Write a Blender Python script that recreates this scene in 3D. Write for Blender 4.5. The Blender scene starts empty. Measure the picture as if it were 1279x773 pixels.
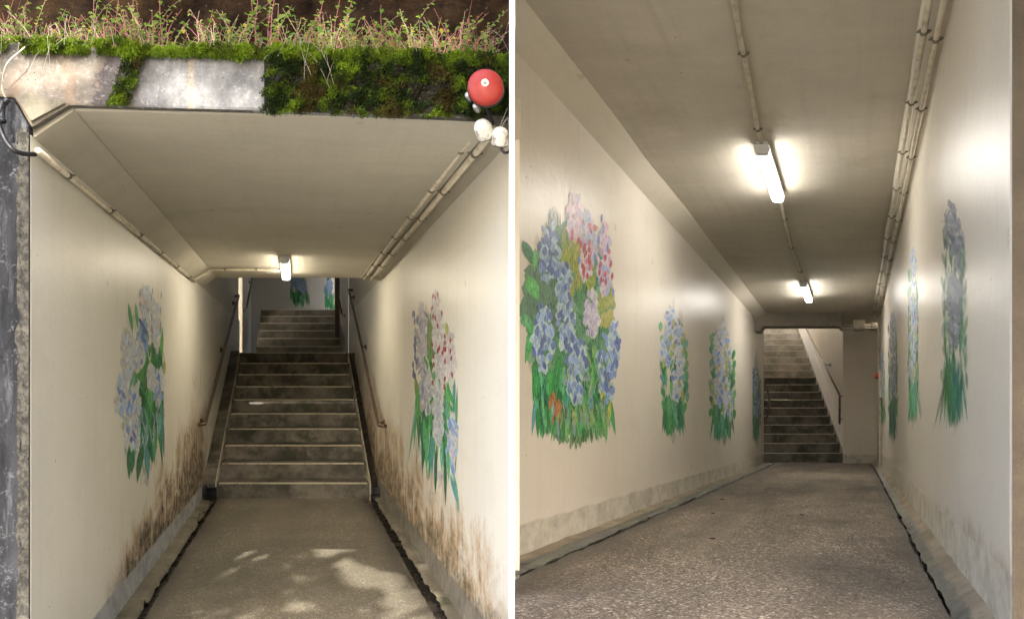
import bpy, math, random
import numpy as np
from mathutils import Vector, Matrix, noise as mnoise
random.seed(7)
R = math.radians
sc = bpy.context.scene
COL = sc.collection
# ------------------------------------------------------------------ camera, sky, sun, exposure
CZ = 1.6
cd = bpy.data.cameras.new('camera'); cam = bpy.data.objects.new('camera', cd); COL.objects.link(cam)
cam.location = (0, 0, CZ); cam.rotation_euler = (R(90), 0, 0)
cd.sensor_width = 36; cd.lens = 36*900/1279; cd.shift_x = (639.5-718)/1279; cd.shift_y = (499-386.5)/1279
cd.clip_start = .02; cd.clip_end = 3000
sc.camera = cam
SUN = Vector((.17, -1, .80)).normalized()
w = bpy.data.worlds.new('World'); sc.world = w; w.use_nodes = True
nt = w.node_tree; bg = nt.nodes['Background']; sky = nt.nodes.new('ShaderNodeTexSky')
sky.sky_type = 'NISHITA'; sky.sun_disc = False
sky.sun_elevation = math.asin(SUN.z); sky.sun_rotation = math.atan2(SUN.x, SUN.y)
sky.dust_density = 4.0; sky.ozone_density = .3
nt.links.new(sky.outputs[0], bg.inputs[0]); bg.inputs[1].default_value = .15
sd = bpy.data.lights.new('sun', 'SUN'); so = bpy.data.objects.new('sun', sd); COL.objects.link(so)
sd.energy = 2.0; sd.angle = R(.53); sd.color = (1, .93, .82)
so.rotation_euler = SUN.to_track_quat('Z', 'Y').to_euler(); so.location = (0, -3, 9)
sc.view_settings.view_transform = 'Standard'; sc.view_settings.look = 'None'
sc.view_settings.exposure = 2.5; sc.view_settings.gamma = 1
sc.cycles.transparent_max_bounces = 32
sc.cycles.max_bounces = 8; sc.cycles.diffuse_bounces = 7
LAMP_L, LAMP_R = 10.0, 12.5

# ------------------------------------------------------------------ frames: each passage runs obliquely behind the portal wall
class Frame:
    def __init__(s, sk, kl, vx, vy): s.sk, s.kl, s.vx, s.vy = sk, kl, vx, vy
    def __call__(s, u, d, v): return Vector((u + s.sk*d, d, CZ + v + s.kl*d))
    def onwall(s, uw, x, y):            # photo measure -> distance along and height on a side wall
        d = 900*uw/(x-s.vx); return d, (s.vy-y)*d/900
FL = Frame(-.38667, .04, 370, 463)      # left passage
FR = Frame(.38778, -.04, 1067, 535)     # right passage
FW = Frame(0, 0, 718, 499)              # plain world axes (u = x, d = y)

def fbm(x, y, z=0., o=4): return mnoise.fractal(Vector((x, y, z)), 1.0, 2.0, o)
ORG = {}
class MB:
    def __init__(s, F=FW): s.F = F; s.v = []; s.f = []; s.col = None; s.smooth = False; s.uvl = []
    def add(s, vs, fs):
        n = len(s.v); s.v += [Vector(a) for a in vs]; s.f += [tuple(i+n for i in f) for f in fs]
        return s
    def box(s, u0, u1, d0, d1, v0, v1):
        return s.add([(u0,d0,v0),(u1,d0,v0),(u1,d1,v0),(u0,d1,v0),(u0,d0,v1),(u1,d0,v1),(u1,d1,v1),(u0,d1,v1)],
                     [(0,3,2,1),(4,5,6,7),(0,1,5,4),(1,2,6,5),(2,3,7,6),(3,0,4,7)])
    def prism(s, prof, u0, u1, ax='u'):
        """profile of two coordinates extruded along the third"""
        n = len(prof)
        def mk(p, a): return (a, p[0], p[1]) if ax == 'u' else ((p[0], a, p[1]) if ax == 'd' else (p[0], p[1], a))
        vs = [mk(p, u0) for p in prof] + [mk(p, u1) for p in prof]
        fs = [tuple(range(n)), tuple(reversed(range(n, 2*n)))] + [(i, n+i, n+(i+1) % n, (i+1) % n) for i in range(n)]
        return s.add(vs, fs)
    def tube(s, pts, r, n=8, world=False, taper=None):
        """tube along a path; the path is given in frame coordinates, the section is round in the world"""
        P = [Vector(p) if world else s.F(*p) for p in pts]
        vs = []; m = len(P)
        for i, p in enumerate(P):
            t = (P[min(i+1, m-1)]-P[max(i-1, 0)]).normalized()
            a = t.cross(Vector((0, 0, 1)) if abs(t.z) < .9 else Vector((1, 0, 0))).normalized(); b = t.cross(a)
            rr = r*(1 if taper is None else 1-(1-taper)*i/(m-1))
            for k in range(n):
                q = 2*math.pi*k/n; w_ = p + a*math.cos(q)*rr + b*math.sin(q)*rr
                vs.append(s.inv(w_))
        fs = [(i*n+k, i*n+(k+1) % n, (i+1)*n+(k+1) % n, (i+1)*n+k) for i in range(m-1) for k in range(n)]
        fs += [tuple(reversed(range(n))), tuple(range((m-1)*n, m*n))]
        return s.add(vs, fs)
    def inv(s, w_): return Vector((w_.x - s.F.sk*w_.y, w_.y, w_.z - CZ - s.F.kl*w_.y))
    def lathe(s, c, axis, prof, n=24):
        """world-space lathe: c world centre, axis world direction, prof [(radius, along)]"""
        ax = Vector(axis).normalized(); a = ax.cross(Vector((0, 0, 1)) if abs(ax.z) < .9 else Vector((1, 0, 0))).normalized(); b = ax.cross(a)
        c = Vector(c); vs = []
        for r, h in prof:
            for k in range(n):
                q = 2*math.pi*k/n; vs.append(s.inv(c + ax*h + (a*math.cos(q)+b*math.sin(q))*max(r, 1e-4)))
        m = len(prof)
        fs = [(i*n+k, i*n+(k+1) % n, (i+1)*n+(k+1) % n, (i+1)*n+k) for i in range(m-1) for k in range(n)]
        fs += [tuple(reversed(range(n))), tuple(range((m-1)*n, m*n))]
        return s.add(vs, fs)
    def grid(s, fn, n, m):
        vs = [fn(i/n, j/m) for j in range(m+1) for i in range(n+1)]
        return s.add(vs, [(j*(n+1)+i, j*(n+1)+i+1, (j+1)*(n+1)+i+1, (j+1)*(n+1)+i) for j in range(m) for i in range(n)])
    def build(s, name, mat, parent=None, bevel=0, smooth=False, recalc=True, **tags):
        W = [s.F(*p) for p in s.v]
        if parent is None:
            lo = Vector((min(p.x for p in W), min(p.y for p in W), min(p.z for p in W)))
            hi = Vector((max(p.x for p in W), max(p.y for p in W), max(p.z for p in W)))
            org = Vector(((lo.x+hi.x)/2, (lo.y+hi.y)/2, lo.z))
        else: org = ORG[parent.name]
        me = bpy.data.meshes.new(name); me.from_pydata([p-org for p in W], [], s.f)
        if recalc and len(s.f) < 60000:
            import bmesh
            bm = bmesh.new(); bm.from_mesh(me); bmesh.ops.recalc_face_normals(bm, faces=bm.faces); bm.to_mesh(me); bm.free()
        uv = me.uv_layers.new(name='uv').data
        L = np.array([tuple(p) for p in s.v]); co = np.empty(len(me.loops)*2)
        li = np.empty(len(me.loops), dtype=np.int32); me.loops.foreach_get('vertex_index', li)
        for p in (me.polygons if len(s.f) < 15000 else ()):
            i0 = p.loop_start; i1 = i0+p.loop_total; q = L[li[i0:i1]]
            k = int(np.argmax(np.abs(np.cross(q[1:-1]-q[0], q[2:]-q[0]).sum(0))))
            ij = ((1, 2), (0, 2), (0, 1))[k]
            co[2*i0:2*i1:2] = q[:, ij[0]]; co[2*i0+1:2*i1:2] = q[:, ij[1]]
        uv.foreach_set('uv', co)
        if s.col is not None:
            ca = me.color_attributes.new('col', 'FLOAT_COLOR', 'POINT')
            ca.data.foreach_set('color', np.array(s.col, dtype=np.float32).ravel())
        if smooth: me.polygons.foreach_set('use_smooth', [True]*len(me.polygons))
        if mat: me.materials.append(mat)
        o = bpy.data.objects.new(name, me); COL.objects.link(o)
        if parent is None: o.location = org
        else: o.parent = parent
        ORG[o.name] = org
        if bevel:
            b = o.modifiers.new('bevel', 'BEVEL'); b.width = bevel; b.segments = 2; b.limit_method = 'ANGLE'; b.angle_limit = R(40)
        for k_, v_ in tags.items(): o[k_] = v_
        return o
def thing(name, org, label, category, group=None):
    o = bpy.data.objects.new(name, None); COL.objects.link(o); o.location = org; o.empty_display_size = .1
    ORG[o.name] = Vector(org); o['label'] = label; o['category'] = category
    if group: o['group'] = group
    return o

# ------------------------------------------------------------------ materials
class G:
    def __init__(s, name):
        s.mat = bpy.data.materials.new(name); s.mat.use_nodes = True; s.nt = s.mat.node_tree
        s.b = s.nt.nodes['Principled BSDF']; s.out = s.nt.nodes['Material Output']; s._uv = None
    def put(s, sock, val):
        if isinstance(val, bpy.types.NodeSocket): s.nt.links.new(val, sock)
        elif isinstance(val, (tuple, list)) and len(val) == 3 and sock.type == 'RGBA': sock.default_value = (*val, 1)
        else: sock.default_value = val
    def n(s, t, **kw):
        nd = s.nt.nodes.new('ShaderNode'+t)
        for k, v in kw.items():
            if hasattr(nd, k) and k not in ('inputs',): setattr(nd, k, v)
        return nd
    def uv(s):
        if s._uv is None: s._uv = s.n('UVMap').outputs[0]; s._uv.node.uv_map = 'uv'
        return s._uv
    def pos(s): return s.n('NewGeometry').outputs['Position']
    def obj(s): return s.n('TexCoord').outputs['Object']
    def sc(s, vec, x, y, z=1., off=(0, 0, 0)):
        m = s.n('Mapping'); s.put(m.inputs[0], vec); m.inputs['Scale'].default_value = (x, y, z); m.inputs['Location'].default_value = off
        return m.outputs[0]
    def noise(s, vec, scale, det=4, rough=.55, dist=0.):
        m = s.n('TexNoise'); s.put(m.inputs['Vector'], vec); m.inputs['Scale'].default_value = scale
        m.inputs['Detail'].default_value = det; m.inputs['Roughness'].default_value = rough; m.inputs['Distortion'].default_value = dist
        return m.outputs[0]
    def vor(s, vec, scale, out='Distance', feature='F1'):
        m = s.n('TexVoronoi', feature=feature); s.put(m.inputs['Vector'], vec); m.inputs['Scale'].default_value = scale
        return m.outputs[out]
    def m(s, op, a, b=0., c=0., clamp=False):
        m = s.n('Math', operation=op); m.use_clamp = clamp
        s.put(m.inputs[0], a); s.put(m.inputs[1], b); s.put(m.inputs[2], c); return m.outputs[0]
    def rng(s, x, a, b, c=0., d=1.):
        m = s.n('MapRange'); s.put(m.inputs[0], x)
        for i, q in enumerate((a, b, c, d)): s.put(m.inputs[1+i], q)
        return m.outputs[0]
    def mix(s, f, a, b, blend='MIX'):
        m = s.n('Mix', data_type='RGBA', blend_type=blend); s.put(m.inputs[0], f); s.put(m.inputs[6], a); s.put(m.inputs[7], b)
        return m.outputs[2]
    def ramp(s, f, *st):
        m = s.n('ValToRGB'); s.put(m.inputs[0], f); e = m.color_ramp.elements
        while len(e) < len(st): e.new(.5)
        for i, (p, c) in enumerate(st): e[i].position = p; e[i].color = (*c, 1)
        return m.outputs[0]
    def sep(s, v):
        m = s.n('SeparateXYZ'); s.put(m.inputs[0], v); return m.outputs
    def bump(s, h, strength=.3, dist=.01, prev=None):
        m = s.n('Bump'); s.put(m.inputs['Height'], h); m.inputs['Strength'].default_value = strength; m.inputs['Distance'].default_value = dist
        if prev is not None: s.put(m.inputs['Normal'], prev)
        return m.outputs[0]
    def fin(s, color=None, rough=.6, normal=None, metal=0., spec=None, **kw):
        if color is not None: s.put(s.b.inputs['Base Color'], color)
        s.put(s.b.inputs['Roughness'], rough); s.put(s.b.inputs['Metallic'], metal)
        if normal is not None: s.put(s.b.inputs['Normal'], normal)
        if spec is not None: s.put(s.b.inputs['Specular IOR Level'], spec)
        for k, v in kw.items(): s.put(s.b.inputs[k.replace('_', ' ')], v)
        return s.mat

def window(g, x, a, b, e):   # 1 between a and b with soft edges e
    return g.m('MULTIPLY', g.rng(x, a-e, a+e), g.rng(x, b-e, b+e, 1., 0.))
def paint_wall(name, base=(.66, .61, .49), rough=.33, skirt=None, skirtcol=(.36, .36, .35), stains=(), streak=.7, dirt=.25, band=0.):
    g = G(name); uv = g.uv(); x, y, _ = g.sep(uv)
    big = g.noise(uv, 1.1, 5, .6); mid = g.noise(uv, 9, 4); fine = g.noise(uv, 130, 3, .7)
    vst = g.noise(g.sc(uv, 14, .7), 1.0, 4, .6)
    c = g.mix(g.m('MULTIPLY', g.rng(big, .35, .7), dirt+.15), base, tuple(q*.78 for q in base))
    c = g.mix(g.m('MULTIPLY', g.rng(vst, .5, .8), dirt), c, tuple(q*.72 for q in base))
    if band: c = g.mix(g.m('MULTIPLY', g.rng(g.noise(g.sc(uv, .9, 3.2), 1, 7, .75), .42, .66), band), c, tuple(q*.55 for q in base))
    blot = g.noise(g.sc(uv, 1, 1, 1, (8, 2, 0)), 2.3, 6, .72); c = g.mix(g.m('MULTIPLY', g.rng(blot, .54, .72), dirt*.9), c, tuple(q*k_ for q, k_ in zip(base, (.66, .62, .52))))
    c = g.mix(g.m('MULTIPLY', g.rng(g.noise(uv, 38, 6, .8), .5, .68), .28), c, tuple(q*.7 for q in base))
    rust = g.m('MULTIPLY', g.rng(g.vor(g.sc(uv, 1.3, .9), 2.1), .075, .02), g.rng(g.noise(uv, 30, 5, .8), .42, .6)); c = g.mix(g.m('MULTIPLY', rust, .7), c, (.24, .14, .07))
    ck = 0.0 if 1 else g.m('MULTIPLY', g.rng(g.vor(g.sc(g.mix(.12, uv, g.noise(uv, 3, 4)), 1, 1), .8, 'Distance', 'DISTANCE_TO_EDGE'), .004, .0015), g.rng(g.noise(uv, .9, 2), .52, .6))
    spk = g.vor(uv, 5.5); c = g.mix(g.m('MULTIPLY', g.rng(spk, .035, .02), .8), c, (.12, .08, .04))
    rr = g.m('ADD', rough, g.m('MULTIPLY', g.m('SUBTRACT', mid, .5), .16))
    for (x0, x1, ylo, yhi0, yhi1, col1, col2, amt) in stains:
        # damp mould rising from the foot of the wall: top edge goes from yhi0 at x0 to yhi1 at x1
        top = g.rng(x, x0, x1, yhi0, yhi1)
        jag = g.noise(g.sc(uv, 11, 2.6), 1.0, 7, .78, .6)
        jag2 = g.noise(g.sc(uv, 2.6, 2.2, 1, (5, 3, 0)), 1.0, 6, .7, .8)
        h = g.m('DIVIDE', g.m('SUBTRACT', top, y), g.m('SUBTRACT', top, ylo-.02))
        h = g.m('ADD', h, g.m('MULTIPLY', g.m('SUBTRACT', jag, .5), 1.5)); h = g.m('ADD', h, g.m('MULTIPLY', g.m('SUBTRACT', jag2, .5), 2.6))
        lim = window(g, x, x0, x1, .3)
        halo = g.m('MULTIPLY', g.rng(h, -.1, .4), lim)
        core = g.m('MULTIPLY', g.rng(h, .35, .72), lim)
        core = g.m('MULTIPLY', core, g.rng(g.noise(uv, 12, 6, .7), .3, .6))
        c = g.mix(g.m('MULTIPLY', g.m('MULTIPLY', halo, g.rng(g.noise(uv, 5, 6, .75), .3, .55)), .8*amt), c, col1)
        c = g.mix(g.m('MULTIPLY', core, amt), c, col2)
        rr = g.m('ADD', rr, g.m('MULTIPLY', core, .3))
    if skirt is not None:
        e = g.m('ADD', y, g.m('MULTIPLY', g.m('SUBTRACT', g.noise(uv, 4, 4, .6), .5), .05))
        k = g.rng(e, skirt-.008, skirt+.008, 1., 0.)
        sk = g.mix(g.rng(g.noise(uv, 6, 5, .7), .4, .65), skirtcol, tuple(q*.62 for q in skirtcol))
        pal = g.rng(g.noise(g.sc(uv, 9, 3), 1, 5, .7), .58, .68)
        sk = g.mix(g.m('MULTIPLY', pal, .6), sk, (.5, .48, .42))
        c = g.mix(k, c, sk); rr = g.m('ADD', rr, g.m('MULTIPLY', k, .35), 0., True)
    b = g.bump(g.noise(g.sc(uv, 26, 2.2), 1.0, 5, .65), .30*streak, .006)
    b = g.bump(mid, .35, .008, b); b = g.bump(g.noise(uv, 45, 5, .8), .3 if rough < .6 else .8, .004, b); b = g.bump(fine, .4, .0015, b)
    return g.fin(c, rr, b, spec=.5)
def concrete(name, c1, c2, rough=.85, scale=1., spots=.5, speck=0., moss=0., wet=None):
    g = G(name); uv = g.uv(); P = g.pos()
    big = g.noise(P, 1.3*scale, 6, .65); mid = g.noise(P, 12*scale, 5, .7); fine = g.noise(P, 160*scale, 3, .8)
    c = g.mix(g.rng(big, .35, .65), c1, c2)
    c = g.mix(g.m('MULTIPLY', g.rng(mid, .45, .75), spots), c, tuple(q*.5 for q in c1))
    c = g.mix(g.m('MULTIPLY', g.rng(fine, .5, .75), .35), c, tuple(q*.45 for q in c2))
    if moss:
        mm = g.rng(g.noise(P, 2.2, 6, .7), .62-.2*moss, .72-.12*moss); c = g.mix(g.m('MULTIPLY', mm, .8), c, (.035, .05, .018))
    b = g.bump(mid, .5, .01); b = g.bump(fine, .6, .003, b)
    return g.fin(c, rough, b)

LW = (.81, .785, .70)
M = {}
M['wall_ll'] = paint_wall('cream_gloss_paint_moulded', LW, .36, -1.335, (.40, .42, .44),
    [(4.4, 8.7, -1.35, -1.18, -.05, (.36, .22, .10), (.03, .022, .015), .97)])
M['wall_lr'] = paint_wall('cream_gloss_paint_orange_stain', LW, .36, -1.30, (.22, .20, .16),
    [(3.4, 11.5, -1.45, -.95, .05, (.42, .24, .08), (.06, .05, .022), .92)])
M['wall_r'] = paint_wall('beige_gloss_paint', (.70, .645, .56), .33, -.50, (.56, .52, .44), streak=.8)
M['wall_rr'] = paint_wall('beige_gloss_paint_brown_foot', (.70, .645, .56), .31, -.42, (.56, .51, .42),
    [(1.2, 4.2, -.62, -.22, -.5, (.25, .18, .10), (.12, .08, .05), .8)], streak=.9)
M['wall_in'] = paint_wall('beige_paint_plain', (.68, .63, .53), .45)
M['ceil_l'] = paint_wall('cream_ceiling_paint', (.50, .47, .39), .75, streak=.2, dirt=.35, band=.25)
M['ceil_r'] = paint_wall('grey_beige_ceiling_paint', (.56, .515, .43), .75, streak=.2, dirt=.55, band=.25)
def floor_mat(name, ca, cb, cc, sc_=1., wetx=None):
    g = G(name); uv = g.uv(); P = g.pos(); x, y, _ = g.sep(uv)
    cell = g.vor(P, 170*sc_, 'Color'); cr = g.sep(cell)[0]
    big = g.noise(P, 1.2, 5, .6); mid = g.noise(P, 6, 5, .65)
    c = g.mix(g.rng(cr, .2, .9), ca, cb); c = g.mix(g.rng(cr, .93, .97), c, cc)
    grit = g.noise(P, 55*sc_, 6, .85); c = g.mix(g.m('MULTIPLY', g.rng(grit, .52, .64), .55), c, tuple(q*.4 for q in ca)); c = g.mix(g.m('MULTIPLY', g.rng(grit, .46, .36), .4), c, cc)
    c = g.mix(g.m('MULTIPLY', g.rng(big, .4, .7), .6), c, tuple(q*.6 for q in ca))
    c = g.mix(g.m('MULTIPLY', g.rng(mid, .5, .75), .35), c, tuple(q*.5 for q in cb))
    c = g.mix(g.m('MULTIPLY', g.rng(g.noise(g.sc(uv, 1.5, .45, 1, (4, 4, 0)), 1, 5, .65), .46, .62), .5), c, tuple(q*.75 for q in ca))
    c = g.mix(g.m('MULTIPLY', g.rng(g.noise(g.sc(uv, 2.2, .3, 1, (9, 1, 0)), 1, 3, .5), .52, .7), .3), c, cb)
    rough = .8
    if wetx:
        k = None
        for (a, b_, nsc) in wetx:
            e = g.m('ADD', x, g.m('MULTIPLY', g.m('SUBTRACT', g.noise(g.sc(uv, 2, 1.4, 1, (a, 0, 0)), 1, 5, .6), .5), nsc))
            q = g.rng(e, a, b_)
            k = q if k is None else g.m('MAXIMUM', k, q)
        c = g.mix(g.m('MULTIPLY', k, .72), c, (.03, .026, .02)); rough = g.m('SUBTRACT', .8, g.m('MULTIPLY', k, .35))
    b = g.bump(g.vor(P, 170*sc_), .8, .004); b = g.bump(mid, .4, .01, b)
    return g.fin(c, rough, b)
M['floor_l'] = floor_mat('washed_concrete', (.13, .115, .085), (.22, .195, .145), (.44, .41, .32), .75, [(.66, .86, .3), (-.80, -.93, .2)])
M['floor_r'] = floor_mat('coarse_aggregate_asphalt', (.085, .066, .047), (.34, .275, .205), (.70, .62, .52), .7, [(.22, .34, .12), (-1.30, -1.46, .25)])
M['ledge'] = concrete('damp_ledge_concrete', (.24, .215, .16), (.13, .115, .085), .75, 1.8, .8, moss=.5)
M['ledge_r0'] = concrete('brown_ledge_concrete', (.26, .21, .145), (.12, .105, .08), .7, 2.2, .8, moss=.45)
g = G('brown_ledge_with_wet_margin'); uv = g.uv(); P = g.pos(); x, y, _ = g.sep(uv)
nz = g.m('MULTIPLY', g.m('SUBTRACT', g.noise(g.sc(uv, 3, 7), 1, 6, .7), .5), .09); xx = g.m('ADD', x, nz)
k = g.m('MULTIPLY', g.rng(xx, .392, .402, 1., 0.), g.rng(x, 0, .01)); k = g.m('ADD', k, g.m('MULTIPLY', g.rng(xx, -1.635, -1.62), g.rng(x, -.01, 0, 1., 0.)))
c = g.mix(g.rng(g.noise(P, 3, 6, .7), .38, .62), (.34, .28, .20), (.20, .165, .12)); c = g.mix(g.m('MULTIPLY', g.rng(g.noise(P, 30, 5, .8), .5, .7), .5), c, (.10, .08, .06))
wd_ = g.mix(g.rng(g.noise(P, 14, 6, .75), .4, .62), (.13, .125, .11), (.05, .05, .042)); wd_ = g.mix(g.m('MULTIPLY', g.rng(g.noise(P, 1.7, 3), .5, .62), .5), wd_, (.13, .14, .06))
c = g.mix(k, c, wd_); M['ledge_r'] = g.fin(c, g.m('SUBTRACT', .8, g.m('MULTIPLY', k, .42)), g.bump(g.noise(P, 30, 6, .8), .8, .008))
g = G('wet_gutter'); P = g.pos(); M['gutter'] = g.fin(g.mix(g.noise(P, 9, 5, .7), (.006, .006, .006), (.06, .05, .04)), g.rng(g.noise(P, 5, 4), .35, .7, .08, .6), g.bump(g.noise(P, 40, 5, .7), .8, .01))
M['black'] = G('black_iron').fin((.008, .008, .01), .35)
g = G('dark_weathered_concrete'); P = g.pos(); Q = g.sc(P, 4, 4, .9)
c = g.mix(g.rng(g.noise(Q, 1.6, 7, .72), .38, .62), (.042, .045, .052), (.012, .013, .015)); c = g.mix(g.m('MULTIPLY', g.rng(g.noise(g.sc(P, 9, 9, 1.3), 1.5, 7, .75), .56, .68), .7), c, (.12, .127, .14))
c = g.mix(g.m('MULTIPLY', g.rng(g.noise(P, 60, 5, .8), .55, .7), .6), c, (.012, .012, .014))
c = g.mix(g.m('MULTIPLY', g.rng(g.noise(P, 22, 6, .85), .56, .62), .85), c, (.12, .124, .135)); c = g.mix(g.rng(g.noise(g.sc(P, 1, 1, 1, (3, 3, 3)), 26, 5, .8), .62, .68), c, (.006, .006, .007))
M['wing'] = g.fin(c, .9, g.bump(g.noise(P, 40, 6, .8), .8, .008), spec=.2)
g = G('lichen_edge_concrete'); P = g.pos(); c = g.mix(g.rng(g.noise(P, 24, 7, .8), .42, .58), (.11, .105, .09), (.035, .034, .03)); c = g.mix(g.rng(g.noise(g.sc(P, 1, 1, .3), 40, 6, .8), .58, .64), c, (.012, .012, .012))
M['lichen'] = g.fin(c, .9, g.bump(g.noise(P, 60, 6, .8), .9, .006), spec=.2)
M['dome'] = G('white_plastic')
g = M['dome']; M['dome'] = g.fin(g.mix(g.rng(g.noise(g.pos(), 30, 6, .75), .5, .64), (.66, .66, .63), (.22, .19, .14)), .4, spec=.5)
g = G('red_enamel'); M['red'] = g.fin(g.mix(g.rng(g.noise(g.pos(), 28, 6, .75), .5, .7), (.36, .026, .020), (.22, .05, .04)), g.rng(g.noise(g.pos(), 40, 4), .3, .7, .35, .65))
M['metal'] = G('galvanised_metal').fin((.5, .5, .5), .4, metal=.8)
g = G('brown_handrail_steel'); M['rail'] = g.fin(g.mix(g.rng(g.noise(g.pos(), 30, 4), .4, .7), (.16, .115, .085), (.07, .045, .035)), .35, metal=.45)
g = G('worn_steel'); M['steel'] = g.fin(g.mix(g.rng(g.noise(g.pos(), 14, 6, .8), .52, .68), (.66, .60, .48), (.16, .13, .10)), .3, g.bump(g.noise(g.pos(), 50, 4, .8), .4, .004), metal=.35)
g = G('painted_pipe'); M['pipe'] = g.fin(g.mix(g.rng(g.noise(g.pos(), 14, 4), .45, .75), (.50, .46, .36), (.30, .26, .19)), .5)
g = G('white_divider_paint'); M['white'] = g.fin((.86, .86, .86), .6, g.bump(g.noise(g.pos(), 60, 3), .1, .002))
M['housing'] = G('lamp_housing').fin((.66, .68, .72), .45)
def lampmat(n_, s_, c_):
    g = G(n_); return g.fin((.9, .9, .9), .4, Emission_Color=c_, Emission_Strength=s_)
M['lamp_l'] = lampmat('lit_diffuser_left', LAMP_L, (1, .88, .68)); M['lamp_r'] = lampmat('lit_diffuser_right', LAMP_R, (1, .95, .87))
g = G('step_concrete'); P = g.pos()
c = g.mix(g.rng(g.noise(P, 2.2, 6, .7), .40, .60), (.19, .17, .14), (.065, .06, .05))
c = g.mix(g.m('MULTIPLY', g.rng(g.noise(P, 3.1, 5, .65), .5, .6), .75), c, (.022, .03, .014))
c = g.mix(g.m('MULTIPLY', g.rng(g.noise(g.sc(P, 1, 1, 1, (3, 1, 4)), 4.5, 7, .75), .56, .66), .6), c, (.26, .23, .18))
c = g.mix(g.m('MULTIPLY', g.rng(g.noise(P, 90, 3, .8), .5, .7), .4), c, (.03, .025, .02))
M['step'] = g.fin(c, .7, g.bump(g.noise(P, 60, 5, .8), .6, .004))
g = G('pale_step_concrete'); P = g.pos()
c = g.mix(g.rng(g.noise(P, 3, 6, .7), .4, .62), (.32, .29, .23), (.15, .135, .10)); c = g.mix(g.m('MULTIPLY', g.rng(g.noise(P, 2.4, 5), .52, .65), .6), c, (.08, .085, .05))
M['step2'] = g.fin(c, .75, g.bump(g.noise(P, 60, 5, .8), .6, .004))
g = G('lit_step_concrete'); P = g.pos()  # upper right steps: daylight painted in as a paler concrete
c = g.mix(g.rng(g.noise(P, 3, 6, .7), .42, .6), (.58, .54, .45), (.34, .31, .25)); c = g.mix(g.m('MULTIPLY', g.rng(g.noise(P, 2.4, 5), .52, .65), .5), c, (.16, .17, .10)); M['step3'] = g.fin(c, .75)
M['nosing2'] = G('pale_nosing').fin((.78, .74, .64), .45)
# colour-attribute materials
def colmat(name, rough, brush=False, trans=0., spec=.4):
    g = G(name); a = g.n('Attribute'); a.attribute_name = 'col'; c = a.outputs[0]
    if brush:
        uv = g.uv(); n1 = g.noise(g.sc(uv, 70, 18), 1, 4, .7)
        c = g.mix(g.m('MULTIPLY', g.rng(n1, .45, .75), .14), c, (.66, .68, .66))
        c = g.mix(g.m('MULTIPLY', g.rng(g.noise(g.sc(uv, 40, 12, 1, (2, 7, 0)), 1, 4), .45, .8), .14), c, (.10, .14, .16), 'MULTIPLY')
        g.put(g.b.inputs['Alpha'], g.m('MULTIPLY', a.outputs['Alpha'], g.rng(g.noise(g.sc(uv, 90, 25, 1, (5, 5, 5)), 1, 4, .7), .36, .52, .45, 1.)))
        return g.fin(c, rough, g.bump(n1, .15, .002))
    if trans:
        m = g.fin(c, rough, spec=spec); t = g.n('BsdfTranslucent'); g.put(t.inputs[0], c); mx = g.n('MixShader'); mx.inputs[0].default_value = trans
        g.nt.links.new(g.b.outputs[0], mx.inputs[1]); g.nt.links.new(t.outputs[0], mx.inputs[2]); g.nt.links.new(mx.outputs[0], g.out.inputs[0]); return m
    return g.fin(c, rough, spec=spec)
M['mural'] = colmat('mural_paint', .38, brush=True)
M['leaf'] = colmat('leaf', .5, trans=.35); M['moss'] = colmat('moss', .9, spec=.15); M['stem'] = colmat('stem', .6)

# ------------------------------------------------------------------ helpers for ragged strips
def rgf(d, s): return .35*fbm(d*1.6, s, 0, 3)+.5*fbm(d*9, s, 3, 5)
def strip(F, u0, u1, d0, d1, vf, name, mat, n=60, m=3, rag0=0., rag1=0., seed=0., smooth=True, **kw):
    mb = MB(F)
    def fn(a, b):
        d = d0+(d1-d0)*a
        A = u0+rag0*rgf(d, seed); B = u1+rag1*rgf(d, seed+9); u = A+(B-A)*b
        return (u, d, vf(u, d) if callable(vf) else vf)
    mb.grid(fn, n, m); return mb.build(name, mat, smooth=smooth, recalc=False, **kw)

# =================================================================== LEFT PASSAGE
S = dict(kind='structure')
DL = 8.49                       # foot of the stairs
# ground in front of the portal and floor
g_ = MB(FW); g_.box(-14, 14, -14, 2.95, -1.75, -1.56); g_.build('ground', concrete('pale_forecourt_concrete', (.42, .40, .35), (.32, .30, .27)), **S)
strip(FL, -.92, .845, .5, DL+.1, lambda u, d: -1.5+.006*fbm(u*2, d*2, 0), 'footpath', M['floor_l'], 120, 20, .02, .02, 1., **S)
strip(FL, -1.03, .99, .5, DL+.1, -1.575, 'gutter', M['gutter'], 80, 4, **S)
mb = MB(FL)
for (a, b) in ((-.92, -.921), (.845, .846)):
    mb.grid(lambda s, t, a=a, b=b: (a+.02*rgf(.5+(DL-.4)*s, 1. if a < 0 else 10.), .5+(DL-.4)*s, -1.5-.08*t), 120, 1)
mb.build('kerb', M['gutter'], recalc=False, **S)
def ledge_l(u, d): return -1.50+.005*fbm(u*6, d*4)-(.035 if u > -.995 else 0)
strip(FL, -1.10, -.985, 2.9, DL, ledge_l, 'ledge', M['ledge'], 150, 5, 0, .03, 3., **S)
strip(FL, .985, .905, 2.9, DL, lambda u, d: -1.47+.012*fbm(u*6, d*4)-.5*max(0, .93-u), 'ledge', M['ledge'], 150, 5, 0, .035, 5., **S)

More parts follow.
